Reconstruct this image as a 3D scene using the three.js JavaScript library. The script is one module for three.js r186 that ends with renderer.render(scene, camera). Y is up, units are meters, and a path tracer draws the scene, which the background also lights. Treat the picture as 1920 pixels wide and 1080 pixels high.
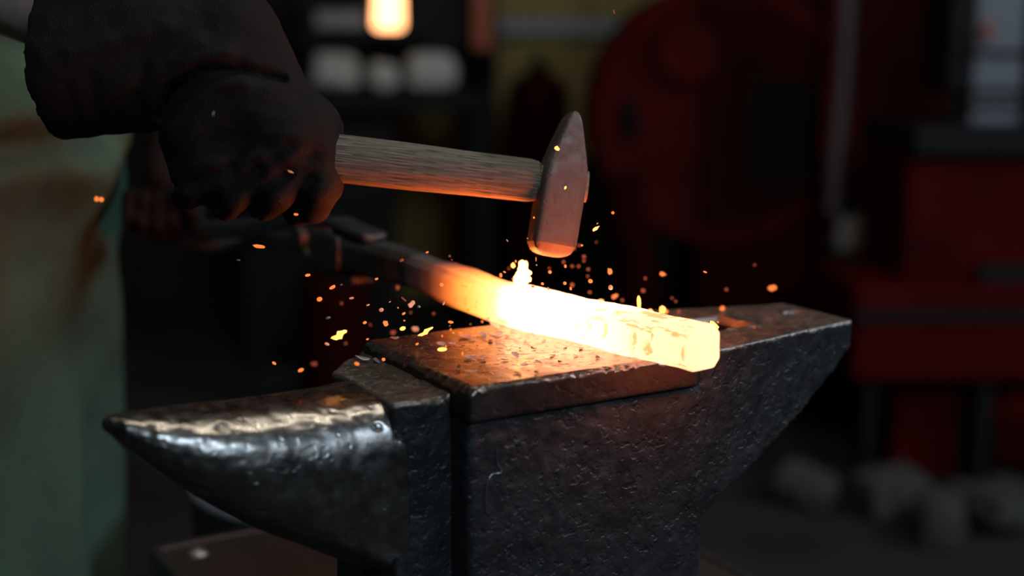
import * as THREE from 'three';
import { RoundedBoxGeometry } from 'three/addons/geometries/RoundedBoxGeometry.js';
import { mergeGeometries } from 'three/addons/utils/BufferGeometryUtils.js';
import { RectAreaLightUniformsLib } from 'three/addons/lights/RectAreaLightUniformsLib.js';
import { Brush, Evaluator, SUBTRACTION } from 'three-bvh-csg';

// ---------------------------------------------------------------- camera, light, exposure
const scene = new THREE.Scene();
const PITCH = THREE.MathUtils.degToRad(10.389), FOCAL = 2400, EYE = new THREE.Vector3(0, 0.992, 0);
const camera = new THREE.PerspectiveCamera(25.36, 16 / 9, 0.05, 40);
camera.position.copy(EYE);
camera.rotation.x = -PITCH;
camera.focus = 0.83;
camera.userData.fStop = 2.3;

const renderer = new THREE.WebGLRenderer({ antialias: true });
renderer.toneMapping = THREE.LinearToneMapping;
renderer.toneMappingExposure = 1.0;
renderer.shadowMap.enabled = true;
RectAreaLightUniformsLib.init();
scene.background = new THREE.Color(0.5, 0.62, 0.8);          // an overcast evening sky outside the workshop window

const WINDOW = { x0: 0.5, x1: 2.3, y0: 2.55, y1: 3.75, z: 2.6, glow: 9 };
const SIDE = { z0: -1.9, z1: -0.1, y0: 1.9, y1: 3.2, x: 3.2, glow: 5.5 };
const TUBE = { x: 0.12, y: 2.75, z: -0.95, length: 1.2, glow: 15 };
const HOT = { lamps: 8, each: 0.036 };

function rectLight(name, color, intensity, w, h, pos, target) {
  const l = new THREE.RectAreaLight(new THREE.Color(...color), intensity, w, h);
  l.name = name; l.position.copy(pos); l.lookAt(target); scene.add(l);
  return l;
}
rectLight('window_light', [0.72, 0.88, 1.0], WINDOW.glow, WINDOW.x1 - WINDOW.x0, WINDOW.y1 - WINDOW.y0,
  new THREE.Vector3((WINDOW.x0 + WINDOW.x1) / 2, (WINDOW.y0 + WINDOW.y1) / 2, WINDOW.z - 0.03), new THREE.Vector3((WINDOW.x0 + WINDOW.x1) / 2, (WINDOW.y0 + WINDOW.y1) / 2, 0));
rectLight('side_window_light', [0.74, 0.89, 1.0], SIDE.glow, SIDE.z1 - SIDE.z0, SIDE.y1 - SIDE.y0,
  new THREE.Vector3(SIDE.x - 0.03, (SIDE.y0 + SIDE.y1) / 2, (SIDE.z0 + SIDE.z1) / 2), new THREE.Vector3(0, (SIDE.y0 + SIDE.y1) / 2, (SIDE.z0 + SIDE.z1) / 2));
rectLight('tube_lamp_light', [1.0, 0.86, 0.66], TUBE.glow, TUBE.length, 0.12,
  new THREE.Vector3(TUBE.x, TUBE.y - 0.075, TUBE.z), new THREE.Vector3(TUBE.x, 0, TUBE.z + 0.0001));

// ---------------------------------------------------------------- helpers
const V = (x, y, z) => new THREE.Vector3(x, y, z);
const clamp = THREE.MathUtils.clamp, lerp = THREE.MathUtils.lerp, sstep = THREE.MathUtils.smoothstep;
const FWD = V(0, -Math.sin(PITCH), -Math.cos(PITCH)), UP = V(0, Math.cos(PITCH), -Math.sin(PITCH));
const ray = (px, py) => FWD.clone().multiplyScalar(FOCAL).add(V(px - 960, 0, 0)).addScaledVector(UP, 540 - py);
const sight = (px, py, d) => EYE.clone().addScaledVector(ray(px, py), d / FOCAL);                              // a sighting at a distance
const mark = (px, py, z) => { const r = ray(px, py); return EYE.clone().addScaledVector(r, z / r.z); };         // a sighting on an upright plane
const seat = (px, py, y) => { const r = ray(px, py); return EYE.clone().addScaledVector(r, (y - EYE.y) / r.y); };  // a sighting on a level plane

function rng(seed) { let s = seed >>> 0; return () => { s = (s + 0x6d2b79f5) | 0; let t = Math.imul(s ^ (s >>> 15), 1 | s); t = (t + Math.imul(t ^ (t >>> 7), 61 | t)) ^ t; return ((t ^ (t >>> 14)) >>> 0) / 4294967296; }; }
const hash = (x, y, z) => { let h = Math.imul(x, 374761393) ^ Math.imul(y, 668265263) ^ Math.imul(z, 2147483647 ^ 0x2c1b3c6d); h = Math.imul(h ^ (h >>> 13), 1274126177); return ((h ^ (h >>> 16)) >>> 0) / 4294967296; };
function noise(x, y, z) {
  const X = Math.floor(x), Y = Math.floor(y), Z = Math.floor(z); x -= X; y -= Y; z -= Z;
  const u = x * x * (3 - 2 * x), v = y * y * (3 - 2 * y), w = z * z * (3 - 2 * z);
  const l = (a, b, t) => a + (b - a) * t;
  return l(l(l(hash(X, Y, Z), hash(X + 1, Y, Z), u), l(hash(X, Y + 1, Z), hash(X + 1, Y + 1, Z), u), v),
    l(l(hash(X, Y, Z + 1), hash(X + 1, Y, Z + 1), u), l(hash(X, Y + 1, Z + 1), hash(X + 1, Y + 1, Z + 1), u), v), w) * 2 - 1;
}
const fbm = (x, y, z, o = 3) => { let s = 0, a = 0.5; for (let i = 0; i < o; i++) { s += a * noise(x, y, z); x = x * 2.03 + 7; y = y * 2.03 + 3; z = z * 2.03 + 11; a *= 0.5; } return s; };
function cells(x, y, z) {                                         // distance to the nearest of scattered points
  const X = Math.floor(x), Y = Math.floor(y), Z = Math.floor(z); let best = 9;
  for (let i = -1; i < 2; i++) for (let j = -1; j < 2; j++) for (let k = -1; k < 2; k++) {
    const a = X + i, b = Y + j, c = Z + k, dx = a + hash(a, b, c) - x, dy = b + hash(b, c, a + 7) - y, dz = c + hash(c, a, b + 13) - z;
    best = Math.min(best, dx * dx + dy * dy + dz * dz);
  }
  return Math.sqrt(best);
}

// names, labels
const used = new Map();
function numbered(name) { const n = used.get(name) ?? 0; used.set(name, n + 1); return n ? name + '_' + String(n).padStart(3, '0') : name; }
const shade = (o) => { o.castShadow = o.receiveShadow = true; return o; };
function thing(name, label, category, base = V(0, 0, 0), turn = 0, group) {
  const o = new THREE.Group(); o.name = numbered(name); o.position.copy(base); o.rotation.y = turn; scene.add(o);
  o.userData = { label, category }; if (group) o.userData.group = group;
  return o;
}
function part(parent, name, geometry, material, label) {          // geometry already in the parent's own axes
  const m = shade(new THREE.Mesh(geometry, material)); m.name = name; parent.add(m);
  if (label) m.userData.label = label;
  return m;
}
const placed = (t, geometry) => geometry.translate(-t.position.x, -t.position.y, -t.position.z);   // from world to a turned-by-nothing thing
function struct(name, geometry, material) { const m = shade(new THREE.Mesh(geometry, material)); m.name = name; m.userData.kind = 'structure'; scene.add(m); return m; }
function box(x0, y0, z0, x1, y1, z1, r = 0.004) {
  const w = Math.abs(x1 - x0), h = Math.abs(y1 - y0), d = Math.abs(z1 - z0);
  return boxUV(new RoundedBoxGeometry(w, h, d, 2, Math.min(r, w / 2.1, h / 2.1, d / 2.1)).translate((x0 + x1) / 2, (y0 + y1) / 2, (z0 + z1) / 2));
}
function seen(px0, py0, px1, py1, z, deep, r = 0.006) {           // a box whose front, at that z, spans two sightings
  const a = mark(px0, py0, z), b = mark(px1, py1, z);
  return box(a.x, a.y, z - deep, b.x, b.y, z, r);
}
function cyl(a, b, ra, rb = ra, n = 24) {
  const d = b.clone().sub(a), g = new THREE.CylinderGeometry(rb, ra, d.length(), n);
  g.applyQuaternion(new THREE.Quaternion().setFromUnitVectors(V(0, 1, 0), d.clone().normalize()));
  return boxUV(g.translate((a.x + b.x) / 2, (a.y + b.y) / 2, (a.z + b.z) / 2));
}
function boxUV(g) {                                               // uv in metres, each triangle from the axis that it faces
  g = g.index ? g.toNonIndexed() : g;
  const p = g.attributes.position, uv = new Float32Array(p.count * 2), a = V(), b = V(), c = V();
  for (let i = 0; i < p.count; i += 3) {
    a.fromBufferAttribute(p, i); b.fromBufferAttribute(p, i + 1); c.fromBufferAttribute(p, i + 2);
    const n = b.clone().sub(a).cross(c.clone().sub(a)), x = Math.abs(n.x), y = Math.abs(n.y), z = Math.abs(n.z);
    for (let k = 0; k < 3; k++) {
      const v = [a, b, c][k];
      const [s, t] = y >= x && y >= z ? [v.x, v.z] : x >= z ? [v.z, v.y] : [v.x, v.y];
      uv[(i + k) * 2] = s; uv[(i + k) * 2 + 1] = t;
    }
  }
  return g.setAttribute('uv', new THREE.BufferAttribute(uv, 2));
}
// a body of stacked super-ellipse rings along +Y: [y, half x, half z, exponent, shift x, shift z]
function loft(rows, M = 48, bump) {
  const pos = [], idx = [];
  for (const [y, hx, hz, n = 2, dx = 0, dz = 0] of rows) for (let k = 0; k < M; k++) {
    const t = (k / M) * Math.PI * 2, c = Math.cos(t), s = Math.sin(t);
    if (n < 0) { const a = Math.abs(c), b = Math.abs(s), r = 1 / ((a ** 14 + b ** 14 + ((a + b) / -n) ** 14) ** (1 / 14)); pos.push(dx + hx * r * c, y, dz + hz * r * s); } else pos.push(dx + hx * Math.sign(c) * Math.abs(c) ** (2 / n), y, dz + hz * Math.sign(s) * Math.abs(s) ** (2 / n));
  }
  const R = rows.length;
  for (let i = 0; i < R - 1; i++) for (let k = 0; k < M; k++) {
    const a = i * M + k, b = i * M + (k + 1) % M;
    idx.push(a, a + M, b, b, a + M, b + M);
  }
  const first = rows[0], last = rows[R - 1];
  pos.push(first[4] ?? 0, first[0], first[5] ?? 0, last[4] ?? 0, last[0], last[5] ?? 0);
  for (let k = 0; k < M; k++) { idx.push(R * M, k, (k + 1) % M); idx.push(R * M + 1, (R - 1) * M + (k + 1) % M, (R - 1) * M + k); }
  const g = new THREE.BufferGeometry();
  g.setAttribute('position', new THREE.Float32BufferAttribute(pos, 3)); g.setIndex(idx); g.computeVertexNormals();
  if (bump) dent(g, bump);
  return g;
}
function dent(g, f) {
  const p = g.attributes.position, n = g.attributes.normal;
  for (let i = 0; i < p.count; i++) { const d = f(p.getX(i), p.getY(i), p.getZ(i)); p.setXYZ(i, p.getX(i) + n.getX(i) * d, p.getY(i) + n.getY(i) * d, p.getZ(i) + n.getZ(i) * d); }
  g.computeVertexNormals(); return g;
}
function rows(keys, per) {                                        // smooth rows between keys
  const out = [];
  for (let i = 0; i < keys.length - 1; i++) for (let k = 0; k < per; k++) { const t = k / per; out.push(keys[i].map((v, j) => lerp(v, keys[i + 1][j], t))); }
  out.push(keys[keys.length - 1]); return out;
}
// the surface where a distance field is zero (surface nets)
function carve(f, lo, hi, cell) {
  const n = [0, 1, 2].map((i) => Math.ceil((hi[i] - lo[i]) / cell) + 1), [nx, ny, nz] = n, at = (i, j, k) => i + nx * (j + ny * k);
  const g = new Float32Array(nx * ny * nz);
  for (let k = 0; k < nz; k++) for (let j = 0; j < ny; j++) for (let i = 0; i < nx; i++) g[at(i, j, k)] = f(lo[0] + i * cell, lo[1] + j * cell, lo[2] + k * cell);
  const id = new Int32Array(nx * ny * nz).fill(-1), pos = [], idx = [];
  const C = []; for (let c = 0; c < 8; c++) C.push([c & 1, (c >> 1) & 1, c >> 2]);
  const E = []; for (let a = 0; a < 8; a++) for (const s of [1, 2, 4]) if (!(a & s)) E.push([a, a | s]);
  const v = new Float32Array(8);
  for (let k = 0; k < nz - 1; k++) for (let j = 0; j < ny - 1; j++) for (let i = 0; i < nx - 1; i++) {
    let m = 0;
    for (let c = 0; c < 8; c++) { v[c] = g[at(i + C[c][0], j + C[c][1], k + C[c][2])]; if (v[c] < 0) m |= 1 << c; }
    if (m === 0 || m === 255) continue;
    let x = 0, y = 0, z = 0, q = 0;
    for (const [a, b] of E) if ((v[a] < 0) !== (v[b] < 0)) { const t = v[a] / (v[a] - v[b]); x += lerp(C[a][0], C[b][0], t); y += lerp(C[a][1], C[b][1], t); z += lerp(C[a][2], C[b][2], t); q++; }
    id[at(i, j, k)] = pos.length / 3; pos.push(lo[0] + (i + x / q) * cell, lo[1] + (j + y / q) * cell, lo[2] + (k + z / q) * cell);
  }
  const quad = (a, b, c, d, flip) => { if (a < 0 || b < 0 || c < 0 || d < 0) return; flip ? idx.push(a, c, b, a, d, c) : idx.push(a, b, c, a, c, d); };
  for (let k = 1; k < nz - 1; k++) for (let j = 1; j < ny - 1; j++) for (let i = 1; i < nx - 1; i++) {
    const s = g[at(i, j, k)] < 0;
    if (s !== (g[at(i + 1, j, k)] < 0)) quad(id[at(i, j - 1, k - 1)], id[at(i, j, k - 1)], id[at(i, j, k)], id[at(i, j - 1, k)], !s);
    if (s !== (g[at(i, j + 1, k)] < 0)) quad(id[at(i - 1, j, k - 1)], id[at(i - 1, j, k)], id[at(i, j, k)], id[at(i, j, k - 1)], !s);
    if (s !== (g[at(i, j, k + 1)] < 0)) quad(id[at(i - 1, j - 1, k)], id[at(i, j - 1, k)], id[at(i, j, k)], id[at(i - 1, j, k)], !s);
  }
  const out = new THREE.BufferGeometry();
  out.setAttribute('position', new THREE.Float32BufferAttribute(pos, 3)); out.setIndex(idx); out.computeVertexNormals();
  return out;
}
const sdBox = (x, y, z, hx, hy, hz, r = 0) => {
  const a = Math.abs(x) - hx + r, b = Math.abs(y) - hy + r, c = Math.abs(z) - hz + r;
  return Math.min(Math.max(a, b, c), 0) + Math.hypot(Math.max(a, 0), Math.max(b, 0), Math.max(c, 0)) - r;
};
const smin = (a, b, k) => { const h = Math.max(k - Math.abs(a - b), 0) / k; return Math.min(a, b) - h * h * k * 0.25; };
function cone(x, y, z, a, b) {                                    // tapered capsule; a, b = [x, y, z, r]
  const dx = b[0] - a[0], dy = b[1] - a[1], dz = b[2] - a[2], px = x - a[0], py = y - a[1], pz = z - a[2];
  const t = clamp((px * dx + py * dy + pz * dz) / (dx * dx + dy * dy + dz * dz || 1), 0, 1);
  return Math.hypot(px - dx * t, py - dy * t, pz - dz * t) - lerp(a[3], b[3], t);
}

// ---------------------------------------------------------------- textures (they repeat; u and v run 0..1)
function pn(u, v, f, seed) {
  const x = u * f, y = v * f, X = Math.floor(x), Y = Math.floor(y), a = x - X, b = y - Y, s = a * a * (3 - 2 * a), t = b * b * (3 - 2 * b), w = (i) => ((i % f) + f) % f;
  const h = (i, j) => hash(w(i), w(j), seed);
  return lerp(lerp(h(X, Y), h(X + 1, Y), s), lerp(h(X, Y + 1), h(X + 1, Y + 1), s), t);
}
const pf = (u, v, f, seed, o = 4) => { let s = 0, a = 0.5, q = 0; for (let i = 0; i < o; i++) { s += a * pn(u, v, f, seed + i); q += a; a *= 0.5; f *= 2; } return s / q; };
function pc(u, v, f, seed) {
  const x = u * f, y = v * f, X = Math.floor(x), Y = Math.floor(y), w = (i) => ((i % f) + f) % f; let best = 9;
  for (let i = -1; i < 2; i++) for (let j = -1; j < 2; j++) { const dx = X + i + hash(w(X + i), w(Y + j), seed) - x, dy = Y + j + hash(w(X + i), w(Y + j), seed + 5) - y; best = Math.min(best, dx * dx + dy * dy); }
  return Math.sqrt(best);
}
function texture(size, f, { srgb = false, repeat = 1, height = size } = {}) {
  const data = new Uint8Array(size * height * 4);
  for (let j = 0; j < height; j++) for (let i = 0; i < size; i++) {
    const c = f((i + 0.5) / size, (j + 0.5) / height), o = (j * size + i) * 4;
    for (let k = 0; k < 3; k++) data[o + k] = clamp((Array.isArray(c) ? c[k] : c) * 255, 0, 255);
    data[o + 3] = 255;
  }
  const t = new THREE.DataTexture(data, size, height);
  t.wrapS = t.wrapT = THREE.RepeatWrapping; t.magFilter = THREE.LinearFilter; t.minFilter = THREE.LinearFilter;
  if (srgb) t.colorSpace = THREE.SRGBColorSpace;
  t.repeat.set(repeat, repeat); t.needsUpdate = true;
  return t;
}
const again = (t, rx, ry = rx) => { const c = t.clone(); c.repeat.set(rx, ry); c.needsUpdate = true; return c; };
const castHeight = texture(1024, (u, v) => 0.55 * pf(u, v, 14, 1, 5) + 0.30 * pf(u, v, 60, 9, 3) - 0.30 * sstep(pf(u, v, 30, 21, 3), 0.60, 0.75) + 0.15, { repeat: 1 / 0.14 });
const castRough = texture(512, (u, v) => 0.40 + 0.42 * pf(u, v, 20, 31, 4), { repeat: 1 / 0.11 });
const castTone = texture(512, (u, v) => { const k = 0.55 + 0.75 * pf(u, v, 9, 41, 5); return [k, k * 0.985, k * 0.97]; }, { repeat: 1 / 0.17 });
const faceHeight = texture(1024, (u, v) => {
  const pit = sstep(pf(u, v, 40, 51, 2), 0.66, 0.76) * pf(u, v, 10, 55, 2), scratch = pn(u, v, 90, 61) * pn(v * 0.7 + u * 0.06, u, 160, 63);
  return 0.62 - 0.6 * pit + 0.10 * pf(u, v, 24, 57, 4) + 0.05 * scratch;
}, { repeat: 1 / 0.12 });
const faceRough = texture(512, (u, v) => 0.26 + 0.34 * pf(u, v, 18, 71, 4) + 0.25 * sstep(pf(u, v, 40, 51, 2), 0.66, 0.76), { repeat: 1 / 0.12 });
const faceTone = texture(512, (u, v) => { const k = 0.6 + 0.55 * pf(u, v, 7, 81, 5), b = pf(u, v, 4, 88, 3); return [k, k * lerp(0.86, 0.97, b), k * lerp(0.74, 0.95, b)]; }, { repeat: 1 / 0.2 });
const hornHeight = texture(1024, (u, v) => 0.16 * clamp(pc(u, v, 17, 7) * 1.25, 0, 1) + 0.5 * pf(u, v, 16, 91, 4) - 0.25 * sstep(pf(u, v, 24, 95, 2), 0.66, 0.76) + 0.3, { repeat: 1 / 0.15 });
const woodTone = texture(512, (u, v) => {
  const g = pn(u, v * 16, 8, 101) * 0.5 + 0.5 * pn(u * 0.5, v * 8, 16, 103), s = sstep(pn(u, v * 12, 10, 105), 0.72, 0.9), k = 0.44 + 0.34 * g - 0.16 * s;
  return [k * 0.96, k * 0.90, k * 0.82];
}, { srgb: true, repeat: 1 / 0.1 });
const woodHeight = texture(512, (u, v) => pn(u, v * 16, 8, 101) - 0.4 * sstep(pn(u, v * 12, 10, 105), 0.72, 0.9), { repeat: 1 / 0.1 });
const suedeHeight = texture(512, (u, v) => 0.6 * pf(u, v, 60, 111, 3) + 0.4 * pf(u, v, 160, 115, 1), { repeat: 1 / 0.05 });
const suedeTone = texture(512, (u, v) => { const k = 0.6 + 0.7 * pf(u, v, 6, 121, 5); return [k, k * 0.88, k * 0.84]; }, { repeat: 1 / 0.16 });
const weave = texture(512, (u, v) => 0.5 + 0.22 * Math.sin(u * Math.PI * 2 * 48) * Math.sin(v * Math.PI * 2 * 48) + 0.2 * Math.sin((u + v) * Math.PI * 2 * 24) + 0.12 * (pf(u, v, 80, 131, 2) - 0.5), { repeat: 1 / 0.055 });
const concreteTone = texture(512, (u, v) => { const k = 0.5 + 0.6 * pf(u, v, 8, 141, 5) - 0.25 * sstep(pf(u, v, 6, 147, 3), 0.55, 0.7); return [k, k * 0.97, k * 0.88]; }, { repeat: 0.6 });
const concreteHeight = texture(512, (u, v) => pf(u, v, 16, 151, 5), { repeat: 0.9 });
const rustTone = texture(512, (u, v) => { const k = 0.62 + 0.6 * pf(u, v, 6, 161, 5), w = sstep(pf(u, v, 5, 167, 4), 0.56, 0.7); return [k * (1 - 0.35 * w), k * (1 - 0.1 * w), k * (1 - 0.05 * w)]; }, { repeat: 1 / 0.8 });
const boardTone = texture(512, (u, v) => { const k = 0.55 + 0.55 * pf(u, v * 0.25, 24, 171, 4); return [k, k * 0.95, k * 0.78]; }, { repeat: 1 / 0.9 });

// ---------------------------------------------------------------- materials
const std = (o) => new THREE.MeshStandardMaterial(o);
const col = (r, g, b) => new THREE.Color(r, g, b);
const M = {
  cast: std({ color: col(0.062, 0.067, 0.075), metalness: 0.7, map: castTone, roughness: 0.78, roughnessMap: castRough, bumpMap: castHeight, bumpScale: 0.0012 }),
  face: std({ color: col(0.26, 0.24, 0.23), metalness: 0.92, map: faceTone, roughness: 0.68, roughnessMap: faceRough, bumpMap: faceHeight, bumpScale: 0.0006 }),
  table: std({ color: col(0.24, 0.23, 0.215), metalness: 0.8, map: faceTone, roughness: 1.0, roughnessMap: faceRough, bumpMap: faceHeight, bumpScale: 0.0006 }),
  side: std({ color: col(0.034, 0.031, 0.031), metalness: 0.6, map: castTone, roughness: 0.85, roughnessMap: castRough, bumpMap: castHeight, bumpScale: 0.0006 }),
  horn: std({ color: col(0.36, 0.36, 0.36), metalness: 1, map: castTone, roughness: 0.50, roughnessMap: castRough, bumpMap: hornHeight, bumpScale: 0.0006 }),
  bright: std({ color: col(0.62, 0.63, 0.65), metalness: 1, roughness: 0.32, bumpMap: faceHeight, bumpScale: 0.0003 }),
  hammer: std({ color: col(0.175, 0.15, 0.145), metalness: 0.65, map: faceTone, roughness: 1.0, roughnessMap: castRough, bumpMap: faceHeight, bumpScale: 0.0004 }),
  wood: std({ color: col(0.52, 0.50, 0.46), map: woodTone, roughness: 0.72, bumpMap: woodHeight, bumpScale: 0.0005 }),
  scale: std({ color: col(0.085, 0.088, 0.09), metalness: 0.7, map: castTone, roughness: 0.62, bumpMap: castHeight, bumpScale: 0.0008 }),
  flake: std({ color: col(0.40, 0.43, 0.46), metalness: 0.55, roughness: 0.45 }),
  tong: std({ color: col(0.085, 0.095, 0.105), metalness: 0.8, map: castTone, roughness: 0.5 }),
  glove: new THREE.MeshPhysicalMaterial({ color: col(0.0078, 0.0055, 0.0052), map: suedeTone, specularIntensity: 0.5, roughness: 0.8, bumpMap: suedeHeight, bumpScale: 0.0006, sheen: 0.25, sheenRoughness: 0.6, sheenColor: col(0.032, 0.042, 0.055) }),
  skin: std({ color: col(0.40, 0.30, 0.25), roughness: 0.6 }),
  hair: std({ color: col(0.05, 0.035, 0.025), roughness: 0.7 }),
  shirt: std({ color: col(0.03, 0.032, 0.04), roughness: 0.9 }),
  trouser: std({ color: col(0.025, 0.028, 0.036), roughness: 0.9 }),
  boot: std({ color: col(0.02, 0.016, 0.012), roughness: 0.55 }),
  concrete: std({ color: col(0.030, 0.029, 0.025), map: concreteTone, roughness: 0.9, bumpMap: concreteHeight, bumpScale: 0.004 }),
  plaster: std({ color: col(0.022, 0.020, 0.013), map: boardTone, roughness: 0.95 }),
  board: std({ color: col(0.36, 0.27, 0.10), map: boardTone, roughness: 0.9 }),
  dark: new THREE.MeshPhysicalMaterial({ color: col(0.010, 0.011, 0.012), roughness: 0.6, specularIntensity: 0.3 }),
  black: new THREE.MeshPhysicalMaterial({ color: col(0.005, 0.005, 0.0055), roughness: 0.8, specularIntensity: 0.2 }),
  grey: std({ color: col(0.30, 0.305, 0.29), roughness: 0.6, metalness: 0.2 }),
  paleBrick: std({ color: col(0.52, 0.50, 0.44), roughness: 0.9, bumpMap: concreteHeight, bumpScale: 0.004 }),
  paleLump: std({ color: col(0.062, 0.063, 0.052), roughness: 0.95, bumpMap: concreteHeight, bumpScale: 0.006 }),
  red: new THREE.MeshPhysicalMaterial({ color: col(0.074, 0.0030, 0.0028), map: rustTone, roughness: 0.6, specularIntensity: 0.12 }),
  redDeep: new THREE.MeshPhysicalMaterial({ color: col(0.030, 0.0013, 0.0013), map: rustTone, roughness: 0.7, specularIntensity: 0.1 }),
  railGrey: std({ color: col(0.095, 0.078, 0.08), roughness: 0.6 }),
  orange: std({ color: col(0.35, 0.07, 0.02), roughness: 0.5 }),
  column: std({ color: col(0.16, 0.175, 0.20), metalness: 0.2, roughness: 0.5 }),
  tub: std({ color: col(0.19, 0.22, 0.26), metalness: 0.25, map: castTone, roughness: 0.45 }),
  tubOut: std({ color: col(0.03, 0.032, 0.036), metalness: 0.3, map: castTone, roughness: 0.5 }),
  timber: std({ color: col(0.055, 0.050, 0.043), map: woodTone, roughness: 0.8, bumpMap: woodHeight, bumpScale: 0.001 }),
  pane: new THREE.MeshPhysicalMaterial({ color: col(1, 1, 1), transmission: 1, thickness: 0, roughness: 0.02 }),
  white: std({ color: col(0.5, 0.5, 0.5), roughness: 0.6 }),
  tubeGlow: std({ color: col(0.9, 0.9, 0.9), emissive: col(1, 0.86, 0.66), emissiveIntensity: 3 }),
};
const glow = (r, g, b) => std({ color: col(0.05, 0.04, 0.04), roughness: 0.7, emissive: col(r, g, b), emissiveIntensity: 1 });
const SPARK = { b: glow(3.6, 1.25, 0.24), o: glow(1.35, 0.27, 0.045), d: glow(0.24, 0.036, 0.010), p: std({ color: col(0.42, 0.34, 0.32), roughness: 0.5, metalness: 0.3, emissive: col(0.55, 0.16, 0.07), emissiveIntensity: 1 }), g: M.flake };

// ---------------------------------------------------------------- the room
{
  const X0 = -3.2, X1 = 3.2, Z0 = -5.2, Z1 = WINDOW.z, H = 4.2, T = 0.2;
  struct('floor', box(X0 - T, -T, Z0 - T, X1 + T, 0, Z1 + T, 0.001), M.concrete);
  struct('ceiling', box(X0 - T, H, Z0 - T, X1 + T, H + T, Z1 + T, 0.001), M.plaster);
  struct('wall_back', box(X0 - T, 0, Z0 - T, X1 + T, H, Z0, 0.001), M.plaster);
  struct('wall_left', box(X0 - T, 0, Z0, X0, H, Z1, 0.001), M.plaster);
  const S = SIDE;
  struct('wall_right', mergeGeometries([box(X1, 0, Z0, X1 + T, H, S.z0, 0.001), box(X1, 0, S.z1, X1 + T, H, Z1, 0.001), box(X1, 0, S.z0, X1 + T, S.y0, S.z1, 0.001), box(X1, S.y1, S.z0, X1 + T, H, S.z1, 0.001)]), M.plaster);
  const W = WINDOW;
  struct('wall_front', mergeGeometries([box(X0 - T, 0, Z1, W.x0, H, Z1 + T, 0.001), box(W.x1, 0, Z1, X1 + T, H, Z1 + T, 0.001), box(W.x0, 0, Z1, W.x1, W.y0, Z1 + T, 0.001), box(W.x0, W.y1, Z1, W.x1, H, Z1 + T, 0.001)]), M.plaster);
  // windows: built flat (u across, y up), then turned into their walls
  [[W.x0, W.x1, W.y0, W.y1, V(0, 0, Z1 + 0.1), 0], [-S.z1, -S.z0, S.y0, S.y1, V(X1 + 0.1, 0, 0), Math.PI / 2]].forEach(([a0, a1, y0, y1, at, turn], i) => {
    const win = new THREE.Group(), f = 0.05, am = (a0 + a1) / 2, ym = (y0 + y1) / 2; win.name = `window_${i + 1}`; win.userData.kind = 'structure'; win.position.copy(at); win.rotation.y = turn; scene.add(win);
    for (const g of [box(a0, y0, 0, a1, y0 + f, 0.05), box(a0, y1 - f, 0, a1, y1, 0.05), box(a0, y0 + f, 0, a0 + f, y1 - f, 0.05), box(a1 - f, y0 + f, 0, a1, y1 - f, 0.05)]) part(win, 'window_frame', g, M.dark);
    part(win, 'glazing_bar', box(am - 0.02, y0 + f, 0, am + 0.02, y1 - f, 0.04), M.dark);
    part(win, 'glazing_bar', box(a0 + f, ym - 0.02, 0, a1 - f, ym + 0.02, 0.04), M.dark);
    for (const [a, b] of [[a0 + f, am - 0.02], [am + 0.02, a1 - f]]) for (const [c, d] of [[y0 + f, ym - 0.02], [ym + 0.02, y1 - f]])
      part(win, 'pane', new THREE.PlaneGeometry(b - a, d - c).translate((a + b) / 2, (c + d) / 2, 0.02), M.pane);
  });
  const lamp = thing('tube_lamp', 'long warm tube lamp hanging from the ceiling above the anvil', 'lamp', V(TUBE.x, 4.2, TUBE.z));
  part(lamp, 'housing', placed(lamp, box(TUBE.x - TUBE.length / 2 - 0.03, TUBE.y, TUBE.z - 0.08, TUBE.x + TUBE.length / 2 + 0.03, TUBE.y + 0.05, TUBE.z + 0.08)), M.white);
  part(lamp, 'lamp_tube', placed(lamp, cyl(V(TUBE.x - TUBE.length / 2, TUBE.y - 0.035, TUBE.z), V(TUBE.x + TUBE.length / 2, TUBE.y - 0.035, TUBE.z), 0.018)), M.tubeGlow);
  for (const s of [-1, 1]) part(lamp, 'hanger', placed(lamp, cyl(V(TUBE.x + s * 0.45, TUBE.y + 0.04, TUBE.z), V(TUBE.x + s * 0.45, H, TUBE.z), 0.005)), M.dark);
}

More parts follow.
